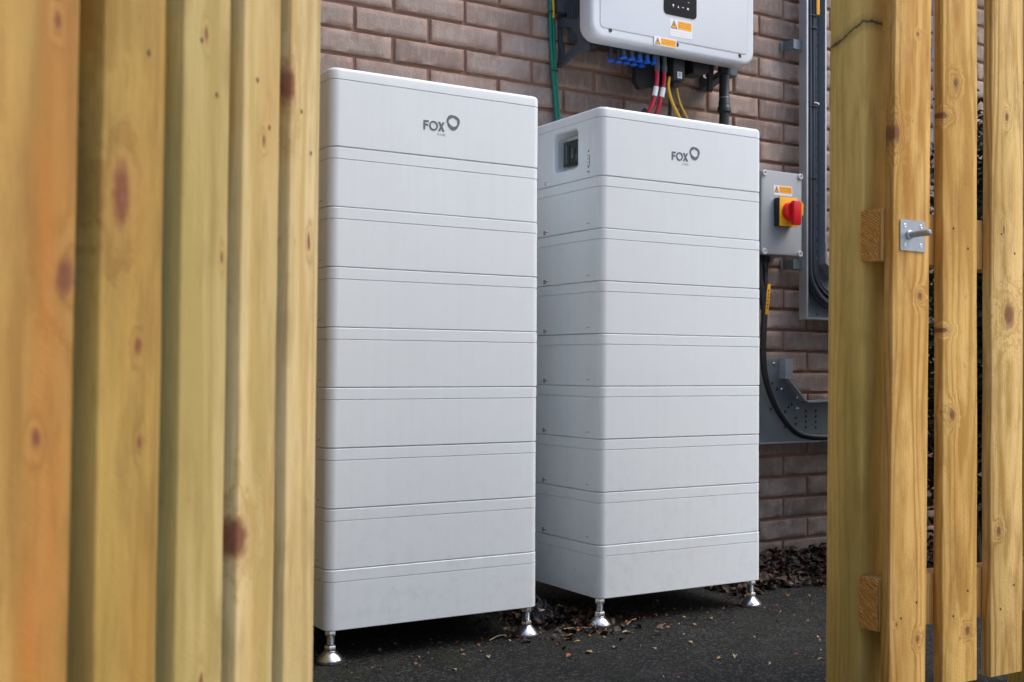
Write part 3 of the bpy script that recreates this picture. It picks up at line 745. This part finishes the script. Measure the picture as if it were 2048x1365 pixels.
# photovoltaic plug caps
for i, (x, y) in enumerate([(1.150+.031*i, 0.500) for i in range(5)]+[(1.166+.031*i, 0.452) for i in range(4)]+[(1.290-.001, 0.452)]):
    p = MB(); p.lathe([(0.0065, 0.004), (0.0075, 0.008), (0.0075, 0.026), (0.006, 0.040)], (x, y, 1.6502), 14)
    p = ib(p, 'plug_socket', M['dkgrey'])
    c2 = MB()
    if i >= 7: c2.lathe([(0.0115, -0.007), (0.0120, -0.004), (0.0085, 0.0), (0.0065, 0.026), (0.005, 0.028)], (x, y, 1.6502), 16)
    else: c2.lathe([(0.0115, -0.006), (0.0125, -0.003), (0.0085, 0.001), (0.0078, 0.0045)], (x, y, 1.6502), 16)
    c2.build('blue_cap', M['blue'], p)
# battery plugs (two, long grey bodies)
for x in (1.3065-.012, 1.334-.010):
    p = MB(); p.lathe([(0.0085, -0.0), (0.0095, 0.004), (0.0095, 0.022), (0.0078, 0.027), (0.0078, 0.066)], (x, 0.446, 1.622), 16); ib(p, 'battery_plug', M['dkgrey'])
# communication block with white sticker
cb = MB(); cb.box(1.360-.003, 1.405, 0.440, 0.505, 1.602, 1.690, 0.004); cb = ib(cb, 'connector_block', M['black'])
sk = MB(); sk.box(1.372, 1.391, 0.4388, 0.4399, 1.609, 1.630); sk = sk.build('sticker', M['white'], cb, smooth=False)
pr = MB()
for i in range(4): pr.box(1.3755, 1.3865, 0.4384, 0.4389, 1.614+i*0.0033, 1.6152+i*0.0033)
pr.build('print', M['logo'], sk, smooth=False)
g2 = MB(); g2.lathe([(0.012, 0), (0.014, 0.004), (0.014, 0.014), (0.016, 0.0165)], (1.385, 0.470, 1.585), 14); g2.build('gland', M['black'], cb)
wg = MB(); wg.prism([(1.262, 1.60), (1.280, 1.578), (1.420, 1.610), (1.442, 1.69), (1.262, 1.69)], 'y', 0.515, 0.535); ib(wg, 'shroud', M['black'], smooth=False)
bx = MB(); bx.prism([(1.452, 1.640), (1.500, 1.640), (1.518, 1.650), (1.518, 1.690), (1.452, 1.690)], 'y', 0.455, 0.52); ib(bx, 'comms_box', M['black'])
ag = MB()
ag.lathe([(0.0165, 0), (0.0195, 0.004), (0.0195, 0.030), (0.0175, 0.034), (0.0175, 0.120), (0.022, 0.122), (0.022, 0.155)], (1.598, 0.470, 1.535), 22)
ag.lathe([(0.0205, 0), (0.0228, 0.003), (0.0228, 0.018), (0.0195, 0.024)], (1.598, 0.470, 1.528), 12)
ag = ib(ag, 'cable_gland', M['black'])
rg = MB(); rg.lathe([(0.0182, 0), (0.0184, 0.0012), (0.0178, 0.002)], (1.598, 0.470, 1.577), 20); rg.build('ring', M['zinc'], ag)
sg = MB(); sg.lathe([(0.010, 0.0), (0.011, 0.01), (0.011, 0.05), (0.014, 0.052), (0.014, 0.09)], (1.560, 0.500, 1.600), 14); ib(sg, 'small_gland', M['black'])

# ------------------------------------------------------------------ cables at the inverter
def cable(name, pts, r, mat, label, cat='cable', group=None, extra=()):
    p0 = Vector(pts[0]); mb = MB(); mb.tube([Vector(p)-p0 for p in pts], r, 12, 6)
    o = mb.build(name, M[mat], None, ang=80); o.location = p0
    tag(o, label, cat, group); return o
c1 = cable('red_cable', [(1.2945, .446, 1.624), (1.2945, .446, 1.600), (1.290, .446, 1.565), (1.283, .448, 1.53), (1.270, .452, 1.495), (1.246, .47, 1.45), (1.2, .5, 1.38), (1.15, .50, 1.30)], 0.0068, 'redcable', 'outer red battery cable, left of the pair hanging under the inverter')
c2 = cable('red_cable', [(1.324, .446, 1.624), (1.324, .446, 1.600), (1.319, .446, 1.57), (1.312, .448, 1.54), (1.304, .455, 1.50), (1.285, .49, 1.42), (1.25, .50, 1.34)], 0.0062, 'redcable', 'inner red battery cable, nearer the black connector block under the inverter')
for c_, x, z in ((c1, 1.2885, 1.557), (c2, 1.317, 1.557)):
    t_ = MB(); t_.tube([Vector((x+0.0025, .446, z+0.014))-c_.location, Vector((x-0.003, .4475, z-0.016))-c_.location], 0.0085, 12, 0); t_.build('white_tape', M['white'], c_)
cable('yellow_cable', [(1.352, .455, 1.612), (1.345, .452, 1.585), (1.348, .450, 1.560), (1.360, .450, 1.53), (1.380, .452, 1.50), (1.402, .46, 1.475), (1.43, .49, 1.42), (1.44, .50, 1.33)], 0.0052, 'ycable', 'thicker yellow cable curving down behind the cabinet top')
cable('yellow_cable', [(1.392, .468, 1.590), (1.392, .462, 1.565), (1.396, .457, 1.54), (1.404, .455, 1.52), (1.420, .455, 1.497), (1.440, .465, 1.475), (1.46, .49, 1.41), (1.47, .50, 1.33)], 0.0030, 'ycable', 'thin yellow cable, rightmost of the cables curving behind the cabinet top')
cable('black_cable', [(1.375, .475, 1.59), (1.373, .475, 1.56), (1.375, .48, 1.51), (1.372, .485, 1.45), (1.36, .49, 1.33)], 0.0060, 'rubber', 'slim black cable dropping from the white-stickered connector block')
cable('black_cable', [(1.598, .470, 1.531), (1.597, .470, 1.50), (1.594, .472, 1.46), (1.59, .48, 1.36), (1.588, .49, 1.26)], 0.0165, 'rubber', 'thick black cable dropping from the large gland at the inverter right end')
cable('black_cable', [(1.262, .46, 1.498), (1.245, .47, 1.482), (1.215, .48, 1.475), (1.19, .49, 1.45), (1.17, .50, 1.38)], 0.0075, 'rubber', 'short black cable bundle just above the cabinet top, left of the red cables')
# green earth cables up the wall
ge = cable('earth_cable', [(0.978, .600, 2.12), (0.980, .599, 1.98), (0.984, .597, 1.84), (0.985, .596, 1.742), (0.992, .596, 1.631), (1.003, .596, 1.52), (1.0075, .594, 1.45), (1.009, .585, 1.32), (1.012, .57, 1.15)], 0.0062, 'green', 'green earth cables tied together running up the brick wall')
g0 = ge.location.copy()
p2 = MB(); p2.tube([Vector(p)-g0 for p in ((0.998, .600, 2.12), (0.999, .599, 1.95), (0.999, .598, 1.86), (0.994, .596, 1.80), (0.9955, .594, 1.742), (1.002, .594, 1.631), (1.012, .594, 1.52), (1.0175, .592, 1.45), (1.02, .585, 1.32), (1.02, .57, 1.15))], 0.0052, 12, 6); p2.build('second_strand', M['green'], ge, ang=80)
p3 = MB(); p3.tube([Vector(p)-g0 for p in ((0.982, .588, 2.12), (0.984, .588, 1.95), (0.988, .588, 1.855), (0.990, .587, 1.81), (0.9905, .587, 1.78))], 0.0042, 10, 6); p3.build('yellow_stripe', M['ycable'], ge, ang=80)
for z, x in ((1.798, 0.9905), (1.612, 1.0), (2.0, 0.99)):
    tt = MB(); tt.lathe([(0.0122, 0), (0.0122, 0.004)], Vector((x, .596, z))-g0, 14); tt.build('cable_tie', M['black'], ge)

# ------------------------------------------------------------------ isolator switch box
iso = empty('isolator_box', (1.775, WY, 1.07)); tag(iso, 'grey isolator box with red rotary switch on a yellow plate', 'switch box')
def pb(mb, name, mat, parent, root, **k):
    o = mb.build(name, mat, parent, **k)
    if parent is root: o.location = -Vector(root.location)
    return o
bxm = MB(); bxm.loops([[(x, y, z) for x, z in rrect(1.775+i, 1.966-i, 1.067+i, 1.357-i, 0.010, 5)] for y, i in ((WY-0.004, 0.003), (0.520, 0.001), (0.5185, 0.0022), (0.517, 0.0022), (0.5155, 0.0), (0.483, 0.0), (0.4805, 0.0008), (0.4795, 0.003))])
ib_ = pb(bxm, 'enclosure', M['isobox'], iso, iso)
for x, z in ((1.9575, 1.347), (1.956, 1.0755), (1.788, 1.346), (1.788, 1.0755)):
    s_ = MB(); s_.lathe([(0.0105, 0.006), (0.0108, -0.004), (0.0095, -0.0055), (0.0055, -0.0055), (0.0045, -0.0035), (0.002, -0.0035)], (x, 0.4795, z), 22, 'y'); s_ = s_.build('corner_screw', M['isolid'], ib_)
    h_ = MB(); h_.box(x-0.0030, x+0.0030, 0.4750, 0.4757, z-0.0008, z+0.0008); h_.build('slot', M['print'], s_, smooth=False)
warning(ib_, 1.834, 1.283, 0.082, 0.022, 0.479, white_below=0.008)
hb = MB(); hb.box(1.832, 1.912, 0.4505, 0.4790, 1.165, 1.262, 0.003); hb = hb.build('switch_housing', M['black'], ib_)
yp = MB(); yp.box(1.830, 1.914, 0.4475, 0.4502, 1.163, 1.264, 0.0008); yp = yp.build('yellow_plate', M['yellow'], hb)
kb = MB(); kb.lathe([(0.0315, -0.0002), (0.0315, -0.016), (0.0300, -0.018)], (1.872, 0.4475, 1.214), 32, 'y')
kb = kb.build('rotary_knob', M['red'], hb)
lv = MB(); lv.box(1.862, 1.896, 0.4115, 0.4293, 1.166, 1.2485, 0.003); lv.build('handle_bar', M['red'], kb)
tb = MB(); tb.prism([(1.8965, 1.196), (1.904, 1.204), (1.907, 1.236), (1.900, 1.246), (1.886, 1.2492), (1.8965, 1.240)], 'y', 0.412, 0.424); tb.prism([(1.8965, 1.196), (1.904, 1.200), (1.905, 1.206), (1.8965, 1.206)], 'y', 0.4125, 0.4235); tb.build('yellow_tab', M['yellow'], kb)
gg = MB(); gg.lathe([(0.015, 0), (0.018, 0.004), (0.018, 0.022)], (1.85, 0.54, 1.044), 6); gg.lathe([(0.012, -0.015), (0.013, 0.0)], (1.85, 0.54, 1.044), 16); gg.build('gland', M['black'], ib_)
gg = MB(); gg.lathe([(0.013, 0), (0.016, 0.004), (0.016, 0.022)], (1.812, 0.53, 1.044), 6); gg.build('gland', M['black'], ib_)

# cable from the isolator into the lower tray
bc = cable('black_cable', [(1.812, .53, 1.05), (1.812, .528, 0.99), (1.822, .525, 0.94), (1.830, .522, 0.88), (1.824, .52, 0.80), (1.824, .522, 0.72), (1.838, .527, 0.65), (1.868, .53, 0.58), (1.915, .532, 0.512), (1.985, .534, 0.452), (2.06, .535, 0.430), (2.2, .537, 0.424), (2.5, .54, 0.424)], 0.0115, 'rubber', 'black cable with a yellow marker looping from the isolator into the lower steel tray')
yt = MB(); yt.box(-0.004, 0.010, -0.0075, -0.0062, -0.055, 0.052, 0.0004)
yt = yt.build('yellow_marker', M['yellow'], bc); yt.location = Vector((1.8325, .5175, 0.915))-bc.location; yt.rotation_euler = (0, R(6), R(0))
pk = MB()
for i in range(6): pk.box(0.0005, 0.0055, -0.0080, -0.0076, -0.035+i*0.012, -0.028+i*0.012)
pk.build('print', M['print'], yt, smooth=False)
cable('black_cable', [(1.85, .54, 1.04), (1.852, .54, 1.00), (1.846, .535, 0.965), (1.834, .54, 0.92), (1.812, .55, 0.87), (1.79, .56, 0.80), (1.74, .57, 0.74)], 0.0095, 'rubber', 'short black cable under the isolator, partly behind the cabinet')

# ------------------------------------------------------------------ cable trays
def tray_mat_plate(): return M['galv']
vt = empty('cable_tray', (2.041, 0.565, 0.85)); tag(vt, 'tall galvanised steel cable tray fixed upright on the wall beside the isolator', 'cable tray', 'galvanised cable trays on the wall')
XL, XR, YF, YB, ZT = 2.041, 2.141, 0.530, 0.566, 2.70
pl = MB(); pl.box(XL+0.0015, XR-0.0015, YB, YB+0.0015, 0.852, ZT); pl.prism([(XR-0.0014, 0.852), (2.70, 0.852), (2.70, 1.00), (XR+0.055, 1.00), (XR-0.0014, 1.056)], 'y', YB, YB+0.0015)
pb(pl, 'back_plate', M['galv'], vt, vt, smooth=False)
fl = MB(); fl.box(XL, XL+0.0015, YF, YB+0.0015, 0.850, ZT); fl.box(XL+0.0015, XL+0.0075, YF, YF+0.0015, 0.852, ZT)
pb(fl, 'side_flange', M['galvedge'], vt, vt, smooth=False)
fl = MB(); fl.box(XR-0.0015, XR, YF, YB+0.0015, 1.056, ZT); fl.box(XR-0.0070, XR-0.0015, YF, YF+0.0015, 1.056, ZT); fl.prism([(XR, 1.056), (XR+0.055, 1.00), (XR+0.055, 1.0015), (XR, 1.0578)], 'y', YF, YB)
fl.box(XR-0.004, XR+0.002, YF-0.0015, YB, 1.052, 1.13)
pb(fl, 'side_flange', M['galvedge'], vt, vt, smooth=False)
fl = MB(); fl.box(XL+0.0015, 2.70, YF, YB+0.0015, 0.850, 0.8515); fl.box(XL+0.0015, 2.70, YF-0.0005, YF+0.001, 0.8516, 0.8575)
pb(fl, 'bottom_flange', M['galvedge'], vt, vt, smooth=False)
sl_ = MB()
for i in range(38):
    z = 1.10+i*0.042
    for x in (2.111, 2.128):
        sl_.box(x-0.0018, x+0.0018, YB-0.0006, YB+0.0002, z-0.006, z+0.006)
for x, z in ((2.062, 0.900), (2.10, 1.03), (2.16, 0.95), (2.19, 0.90), (2.13, 0.87), (2.21, 0.96)): sl_.box(x-0.003, x+0.003, YB-0.0006, YB+0.0002, z-0.003, z+0.003)
pb(sl_, 'slots', M['hole'], vt, vt, smooth=False)
for (x, y, z) in ((2.062, YB, 0.975), (2.062, YB, 1.005), (2.125, YB, 1.075)):
    s_ = MB(); s_.lathe([(0.0055, 0.0), (0.0055, -0.003), (0.0035, -0.0045)], (x, y, z), 14, 'y'); pb(s_, 'bolt', M['steel'], vt, vt)
for z in (1.825, 1.145, 1.03, 2.4):       # stand-off brackets to the wall
    s_ = MB(); s_.box(2.006, XL-0.0003, YB-0.012, YB-0.010, z, z+0.034); s_.box(2.000, 2.0065, YB-0.012, WY-0.003, z, z+0.034, 0.001); s_.box(2.001, 2.12, YB+0.004, YB+0.009, z+0.004, z+0.030)
    s_.box(1.985, 2.0, WY-0.006, WY-0.003, z, z+0.034)
    pb(s_, 'wall_clip', M['galv'], vt, vt, smooth=False)
# cables within it
ct = empty('tray_cables', (2.085, 0.55, 0.95)); tag(ct, 'bundle of blue black cables running down inside the tall steel tray', 'cables')
for i, (dx, y, r_) in enumerate(((0, .552, .0085), (.015, .556, .0085), (.029, .553, .0080), (.008, .543, .0080), (.023, .542, .0078), (.001, .537, .0065), (.034, .543, .006))):
    x = 2.062+dx
    w2 = lambda z, i=i: 0.0025*mnoise.noise((i*4.1, z*2.3, 0))
    pts = [(x+w2(z), y, z) for z in (2.7, 2.5, 2.3, 2.1, 1.95, 1.8, 1.65, 1.5, 1.35, 1.2, 1.1)]
    rr = 0.115+0.03*(1-dx/0.034)*1.0
    for a in (15, 35, 55, 75): pts.append((x+rr*(1-math.cos(R(a))), y, 1.055-0.05*(1-dx/0.034)*0.2-rr*math.sin(R(a))))
    pts += [(x+rr+0.05, y, 1.052-rr-0.01), (2.70, y, 1.050-rr-0.012)]
    mb = MB(); mb.tube([Vector(p)-ct.location for p in pts], r_, 12, 4); mb.build('cable', M['bluegrey_cable'], ct, ang=80)
for z in (1.95, 1.905, 1.62, 1.36):
    mb = MB(); mb.loops([[(x, y, zz) for x, y in rrect(2.0505, 2.1005, 0.5295, 0.5645, 0.008, 4)] for zz in (z, z+0.004)]); o = mb.build('cable_tie', M['black'], ct); o.location = -Vector(ct.location)
mk = MB(); mk.box(2.088, 2.103, 0.5265, 0.5285, 1.955, 2.12, 0.0005); o = mk.build('yellow_marker', M['yellow'], ct); o.location = -Vector(ct.location)
tl2 = MB(); tl2.box(2.076, 2.0955, 0.5262, 0.5278, 1.632, 1.6355); tl2.box(2.0955, 2.100, 0.5262, 0.5278, 1.627, 1.6345); o = tl2.build('tie_tail', M['white'], ct); o.location = -Vector(ct.location)

lt = empty('cable_tray', (1.84, 0.565, 0.41)); tag(lt, 'low galvanised steel elbow tray with clipped corner above the leaf pile', 'cable tray', 'galvanised cable trays on the wall')
ol = [(1.790, 0.411), (2.70, 0.411), (2.70, 0.5585), (2.045, 0.5585), (1.958, 0.640), (1.958, 0.705), (1.790, 0.705)]
pl = MB(); pl.prism(ol, 'y', 0.563, 0.5645); pb(pl, 'back_plate', M['galv'], lt, lt, smooth=False)
def strip(a, b_, name='flange'):
    d_ = Vector((b_[0]-a[0], b_[1]-a[1])).normalized(); n_ = Vector((-d_.y, d_.x))*0.0015
    s_ = MB(); s_.prism([a, b_, (b_[0]+n_.x, b_[1]+n_.y), (a[0]+n_.x, a[1]+n_.y)], 'y', 0.531, 0.5645)
    n2 = n_*4.2
    s_.prism([(a[0]+n_.x, a[1]+n_.y), (b_[0]+n_.x, b_[1]+n_.y), (b_[0]+n2.x, b_[1]+n2.y), (a[0]+n2.x, a[1]+n2.y)], 'y', 0.5305, 0.5318)
    return pb(s_, name, M['galvedge'], lt, lt, smooth=False)
strip((1.788, 0.4095), (2.108, 0.4095)); strip((2.1085, 0.4125), (2.70, 0.4125)); strip((2.70, 0.560), (2.115, 0.560)); strip((2.1145, 0.5585), (2.045, 0.5585)); strip((2.044, 0.5595), (1.9585, 0.640)); strip((1.9585, 0.6405), (1.9585, 0.705)); strip((1.790, 0.705), (1.790, 0.411))
cl = MB(); cl.box(1.936, 1.972, 0.5285, 0.5302, 0.637, 0.708); cl.box(1.936, 1.938, 0.5303, 0.5625, 0.637, 0.708); pb(cl, 'joint_clip', M['galvedge'], lt, lt, smooth=False)
hs_ = MB(); rn = random.Random(4)
for x, z in ((1.805, .455), (1.825, .475), (1.90, .530), (1.905, .62), (1.968, .520), (1.968, .500), (1.968, .478), (1.968, .465), (2.02, .497), (2.02, .475), (2.07, .52), (2.07, .502), (2.07, .482), (2.07, .462), (2.12, .52), (2.12, .50), (2.12, .48), (2.12, .46), (1.93, .60), (1.985, .535), (2.0, .545)):
    a = rn.choice((0, 0, 35)); s1 = 0.0045
    hs_.prism([(x-s1, z-0.003), (x+s1*0.4, z-0.005), (x+s1, z+0.003), (x-s1*0.4, z+0.005)], 'y', 0.5622, 0.5632)
pb(hs_, 'slots', M['hole'], lt, lt, smooth=False)
for (x, z) in ((1.914, 0.690), (2.02, 0.447), (1.953, 0.60), (2.028, 0.530), (2.03, 0.5695)):
    s_ = MB(); s_.lathe([(0.0060, 0.0), (0.0060, -0.002), (0.0045, -0.004), (0.001, -0.005)], (x, 0.563, z), 14, 'y'); pb(s_, 'bolt', M['steel'], lt, lt)
bk_ = MB(); bk_.box(2.2, 2.23, 0.565, WY-0.003, 0.43, 0.54); bk_.box(1.86, 1.89, 0.565, WY-0.003, 0.43, 0.54); pb(bk_, 'stand_off', M['galv'], lt, lt, smooth=False)

# ------------------------------------------------------------------ white pipe seen through the fence gap
dp = MB(); dp.lathe([(0.034, 0), (0.034, 2.5)], (2.80, 0.55, 0), 24)
dpo = dp.build('downpipe', M['white'], None); tag(dpo, 'white plastic downpipe on the brick wall, glimpsed through the fence gap', 'pipe')
for z in (0.55, 1.2, 1.9):
    s_ = MB(); s_.lathe([(0.040, 0), (0.040, 0.05)], (2.80, 0.55, z), 24); s_.box(2.785, 2.815, 0.589, WY-0.004, z+0.01, z+0.04); s_.build('bracket', M['white'], dpo)

# ------------------------------------------------------------------ leaves and litter
def leaf_mat(i, c):
    t = NT('dry_leaf_%d' % i); v = t.obj()
    f = t.noise(v, 90, 3)
    c_ = t.mix(f, tuple(x*0.4 for x in c), tuple(min(1, x*1.15) for x in c))
    return t.done(c_, 0.6, 0, 0.4)
LC = [(0.30, 0.13, 0.055), (0.20, 0.10, 0.055), (0.42, 0.27, 0.13), (0.12, 0.065, 0.04), (0.36, 0.12, 0.05), (0.50, 0.38, 0.22)]
LM = [leaf_mat(i, c) for i, c in enumerate(LC)]
LMD = [leaf_mat(i+10, tuple(x*0.28 for x in c)) for i, c in enumerate(LC)]  # darkened copies of the leaf colours, for the heaps
def leaf_verts(rn, s, wdt, curl):
    n = 6; L, Rr, C_ = [], [], []
    for i in range(n+1):
        t = i/n; w_ = wdt*s*math.sin(math.pi*min(1, max(0, t**0.8)))*0.5 + 1e-4
        z = curl*s*(0.5-abs(t-0.5))*0.8 + rn.uniform(-0.03, 0.03)*s
        x = s*(t-0.5)
        C_.append((x, 0, z)); L.append((x, w_, z+abs(curl)*w_*1.1+rn.uniform(0, 0.04)*s)); Rr.append((x, -w_, z+abs(curl)*w_*1.1+rn.uniform(0, 0.04)*s))
    return C_, L, Rr
def add_leaf(b, M4, data, mi=0):
    C_, L, Rr = data
    c_ = [b.verts.new(M4 @ Vector(p)) for p in C_]; l_ = [b.verts.new(M4 @ Vector(p)) for p in L]; r_ = [b.verts.new(M4 @ Vector(p)) for p in Rr]
    for i in range(len(c_)-1):
        for q_ in ((c_[i], c_[i+1], l_[i+1], l_[i]), (r_[i], r_[i+1], c_[i+1], c_[i])):
            f = b.faces.new(q_); f.material_index = mi
rn = random.Random(21)
protos = []
for i in range(6):
    mb = MB(); add_leaf(mb.bm, Matrix.Identity(4), leaf_verts(rn, 0.021, 0.42+0.1*(i % 3), rn.uniform(0.25, 0.7)))
    st_ = Vector((0.010, 0, 0)); mb.tube([(0.0100, 0, 0.0005), (0.0145, 0.0008, 0.0012)], 0.0004, 5, 0)
    bmesh.ops.recalc_face_normals(mb.bm, faces=mb.bm.faces)
    me = bpy.data.meshes.new('fallen_leaf'); mb.bm.to_mesh(me); mb.bm.free(); me.materials.append(LM[(2, 5, 0, 2, 4, 5)[i]])
    for p in me.polygons: p.use_smooth = True
    protos.append(me)
spots = [(0.24, -0.065), (0.238, -0.171), (0.334, -0.033), (0.319, -0.067), (0.437, 0.053), (0.357, -0.118), (0.295, 0.112), (0.536, 0.089), (0.505, 0.024), (0.49, -0.092), (0.528, -0.202), (0.589, -0.194), (0.671, -0.187), (0.792, -0.074), (0.86, 0.01), (0.748, -0.032), (0.703, 0.011), (0.651, -0.027), (0.629, -0.088), (0.75, -0.241), (0.815, -0.153), (0.983, 0.052), (0.935, -0.051), (0.865, -0.236), (1.002, -0.089), (1.095, -0.05), (1.269, 0.093), (0.818, -0.397), (1.5, 0.073), (1.311, -0.096), (1.024, -0.516), (1.084, 0.094), (0.88, 0.073), (0.676, 0.061), (0.973, 0.137), (0.858, -0.406), (0.599, 0.037), (0.322, 0.065)]
big = {11, 12, 10, 13, 17, 23, 28, 14, 16, 15}
for i, (x, y) in enumerate(spots):
    o = bpy.data.objects.new('fallen_leaf', protos[(1 if i in big and i % 2 else i) % 6]); COL.objects.link(o)
    s = rn.uniform(0.95, 1.45) if i in big else rn.uniform(0.45, 0.95)
    o.scale = (s, s, s); o.location = (x, y, GZ+0.0015); o.rotation_euler = (rn.uniform(-0.3, 0.3), rn.uniform(-0.2, 0.2), rn.uniform(0, 6.28))
    tag(o, 'small dry curled leaf lying on the dark tarmac in front of the cabinets', 'leaf', 'dry leaves scattered over the tarmac')

def litter(name, label, regions, n, smin, smax, dark, darker_mats=False):
    mb = MB(); b = mb.bm; rn = random.Random(len(name)*7+n)
    for i in range(n):
        fx, h_ = regions(rn)
        s = rn.uniform(smin, smax)
        d_ = leaf_verts(rn, s, rn.uniform(0.35, 0.7), rn.uniform(-0.5, 0.9))
        M4 = Matrix.Translation((fx[0], fx[1], GZ+0.003+h_)) @ Matrix.Rotation(rn.uniform(0, 6.28), 4, 'Z') @ Matrix.Rotation(rn.uniform(-0.9, 0.9), 4, 'X') @ Matrix.Rotation(rn.uniform(-0.8, 0.8), 4, 'Y')
        mi = rn.choices(range(6), dark)[0]
        add_leaf(b, M4, d_, mi)
    me = bpy.data.meshes.new(name); b.to_mesh(me); b.free()
    for m_ in (LMD if darker_mats else LM): me.materials.append(m_)
    for p in me.polygons: p.use_smooth = True
    o = bpy.data.objects.new(name, me); COL.objects.link(o); tag(o, label, 'leaf litter', kind='stuff'); return o
def regA(rn):
    x = rn.uniform(1.36, 3.2); y = rn.uniform(0.12+0.05*math.sin(x*9), 0.60)
    hmax = 0.038*max(0, (y-0.12)/0.48)**0.8*(0.7+0.5*mnoise.noise((x*5, y*5, 0)))
    return (x, y), hmax*rn.random()**0.6
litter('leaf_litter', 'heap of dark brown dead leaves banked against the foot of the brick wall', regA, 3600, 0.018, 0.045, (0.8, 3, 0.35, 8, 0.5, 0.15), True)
def regB(rn):
    while True:
        x = rn.gauss(0.74, 0.09); y = rn.gauss(0.13, 0.10)
        if y < 0.6 and x < 1.1: break
    d_ = math.hypot((x-0.70)/0.16, (y-0.17)/0.18)
    return (x, y), max(0, 0.050*(1-d_))*rn.random()
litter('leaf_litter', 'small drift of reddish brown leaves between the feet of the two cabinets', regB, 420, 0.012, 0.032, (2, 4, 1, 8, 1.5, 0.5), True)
def regC(rn):
    x = rn.uniform(0.0, 1.9); y = rn.gauss(0.02, 0.10) if rn.random() < 0.6 else rn.uniform(-0.5, 0.15)
    return (x, y), 0.0
litter('leaf_crumbs', 'sparse crumbs of broken leaf and grit sprinkled on the tarmac by the cabinets', regC, 330, 0.004, 0.011, (4, 4, 4, 5, 3, 4))
# twigs
tw = MB(); rn = random.Random(3)
for a, c_ in (((0.640, 0.030), (0.735, 0.000)), ((0.55, 0.05), (0.60, 0.09)), ((0.84, -0.01), (0.90, 0.03)), ((0.44, 0.02), (0.50, 0.045))):
    A = Vector((*a, GZ+0.004)); B = Vector((*c_, GZ+0.006)); md_ = (A+B)/2+Vector((0.003, 0.004, 0.003)); tw.tube([A, md_, B], 0.0013, 6, 3)
two = tw.build('twigs', LM[5]); tag(two, 'thin pale twigs and stalks lying between the cabinet feet', 'twigs', kind='stuff')

# scrap of crumpled black film
cr = MB(); b = cr.bm; n = 26
V = []
for i in range(n):
    row_ = []
    for j in range(n):
        u, v = i/(n-1)-0.5, j/(n-1)-0.5
        d_ = math.hypot(u, v)
        z = 0.045*max(0, 1-d_*1.9)+0.030*abs(mnoise.noise((u*7, v*7, 2)))+0.014*abs(mnoise.noise((u*17, v*17, 5)))
        row_.append(b.verts.new((u*0.115+0.014*mnoise.noise((u*9, v*9, 8)), v*0.115+0.014*mnoise.noise((u*9, v*9, 4)), z)))
    V.append(row_)
for i in range(n-1):
    for j in range(n-1): b.faces.new((V[i][j], V[i+1][j], V[i+1][j+1], V[i][j+1]))
bag = cr.build('plastic_scrap', M['bagm'], None, ang=25); bag.location = (0.672, 0.155, GZ+0.002)
tag(bag, 'crumpled scrap of black plastic film on the ground between the two cabinets', 'plastic scrap')
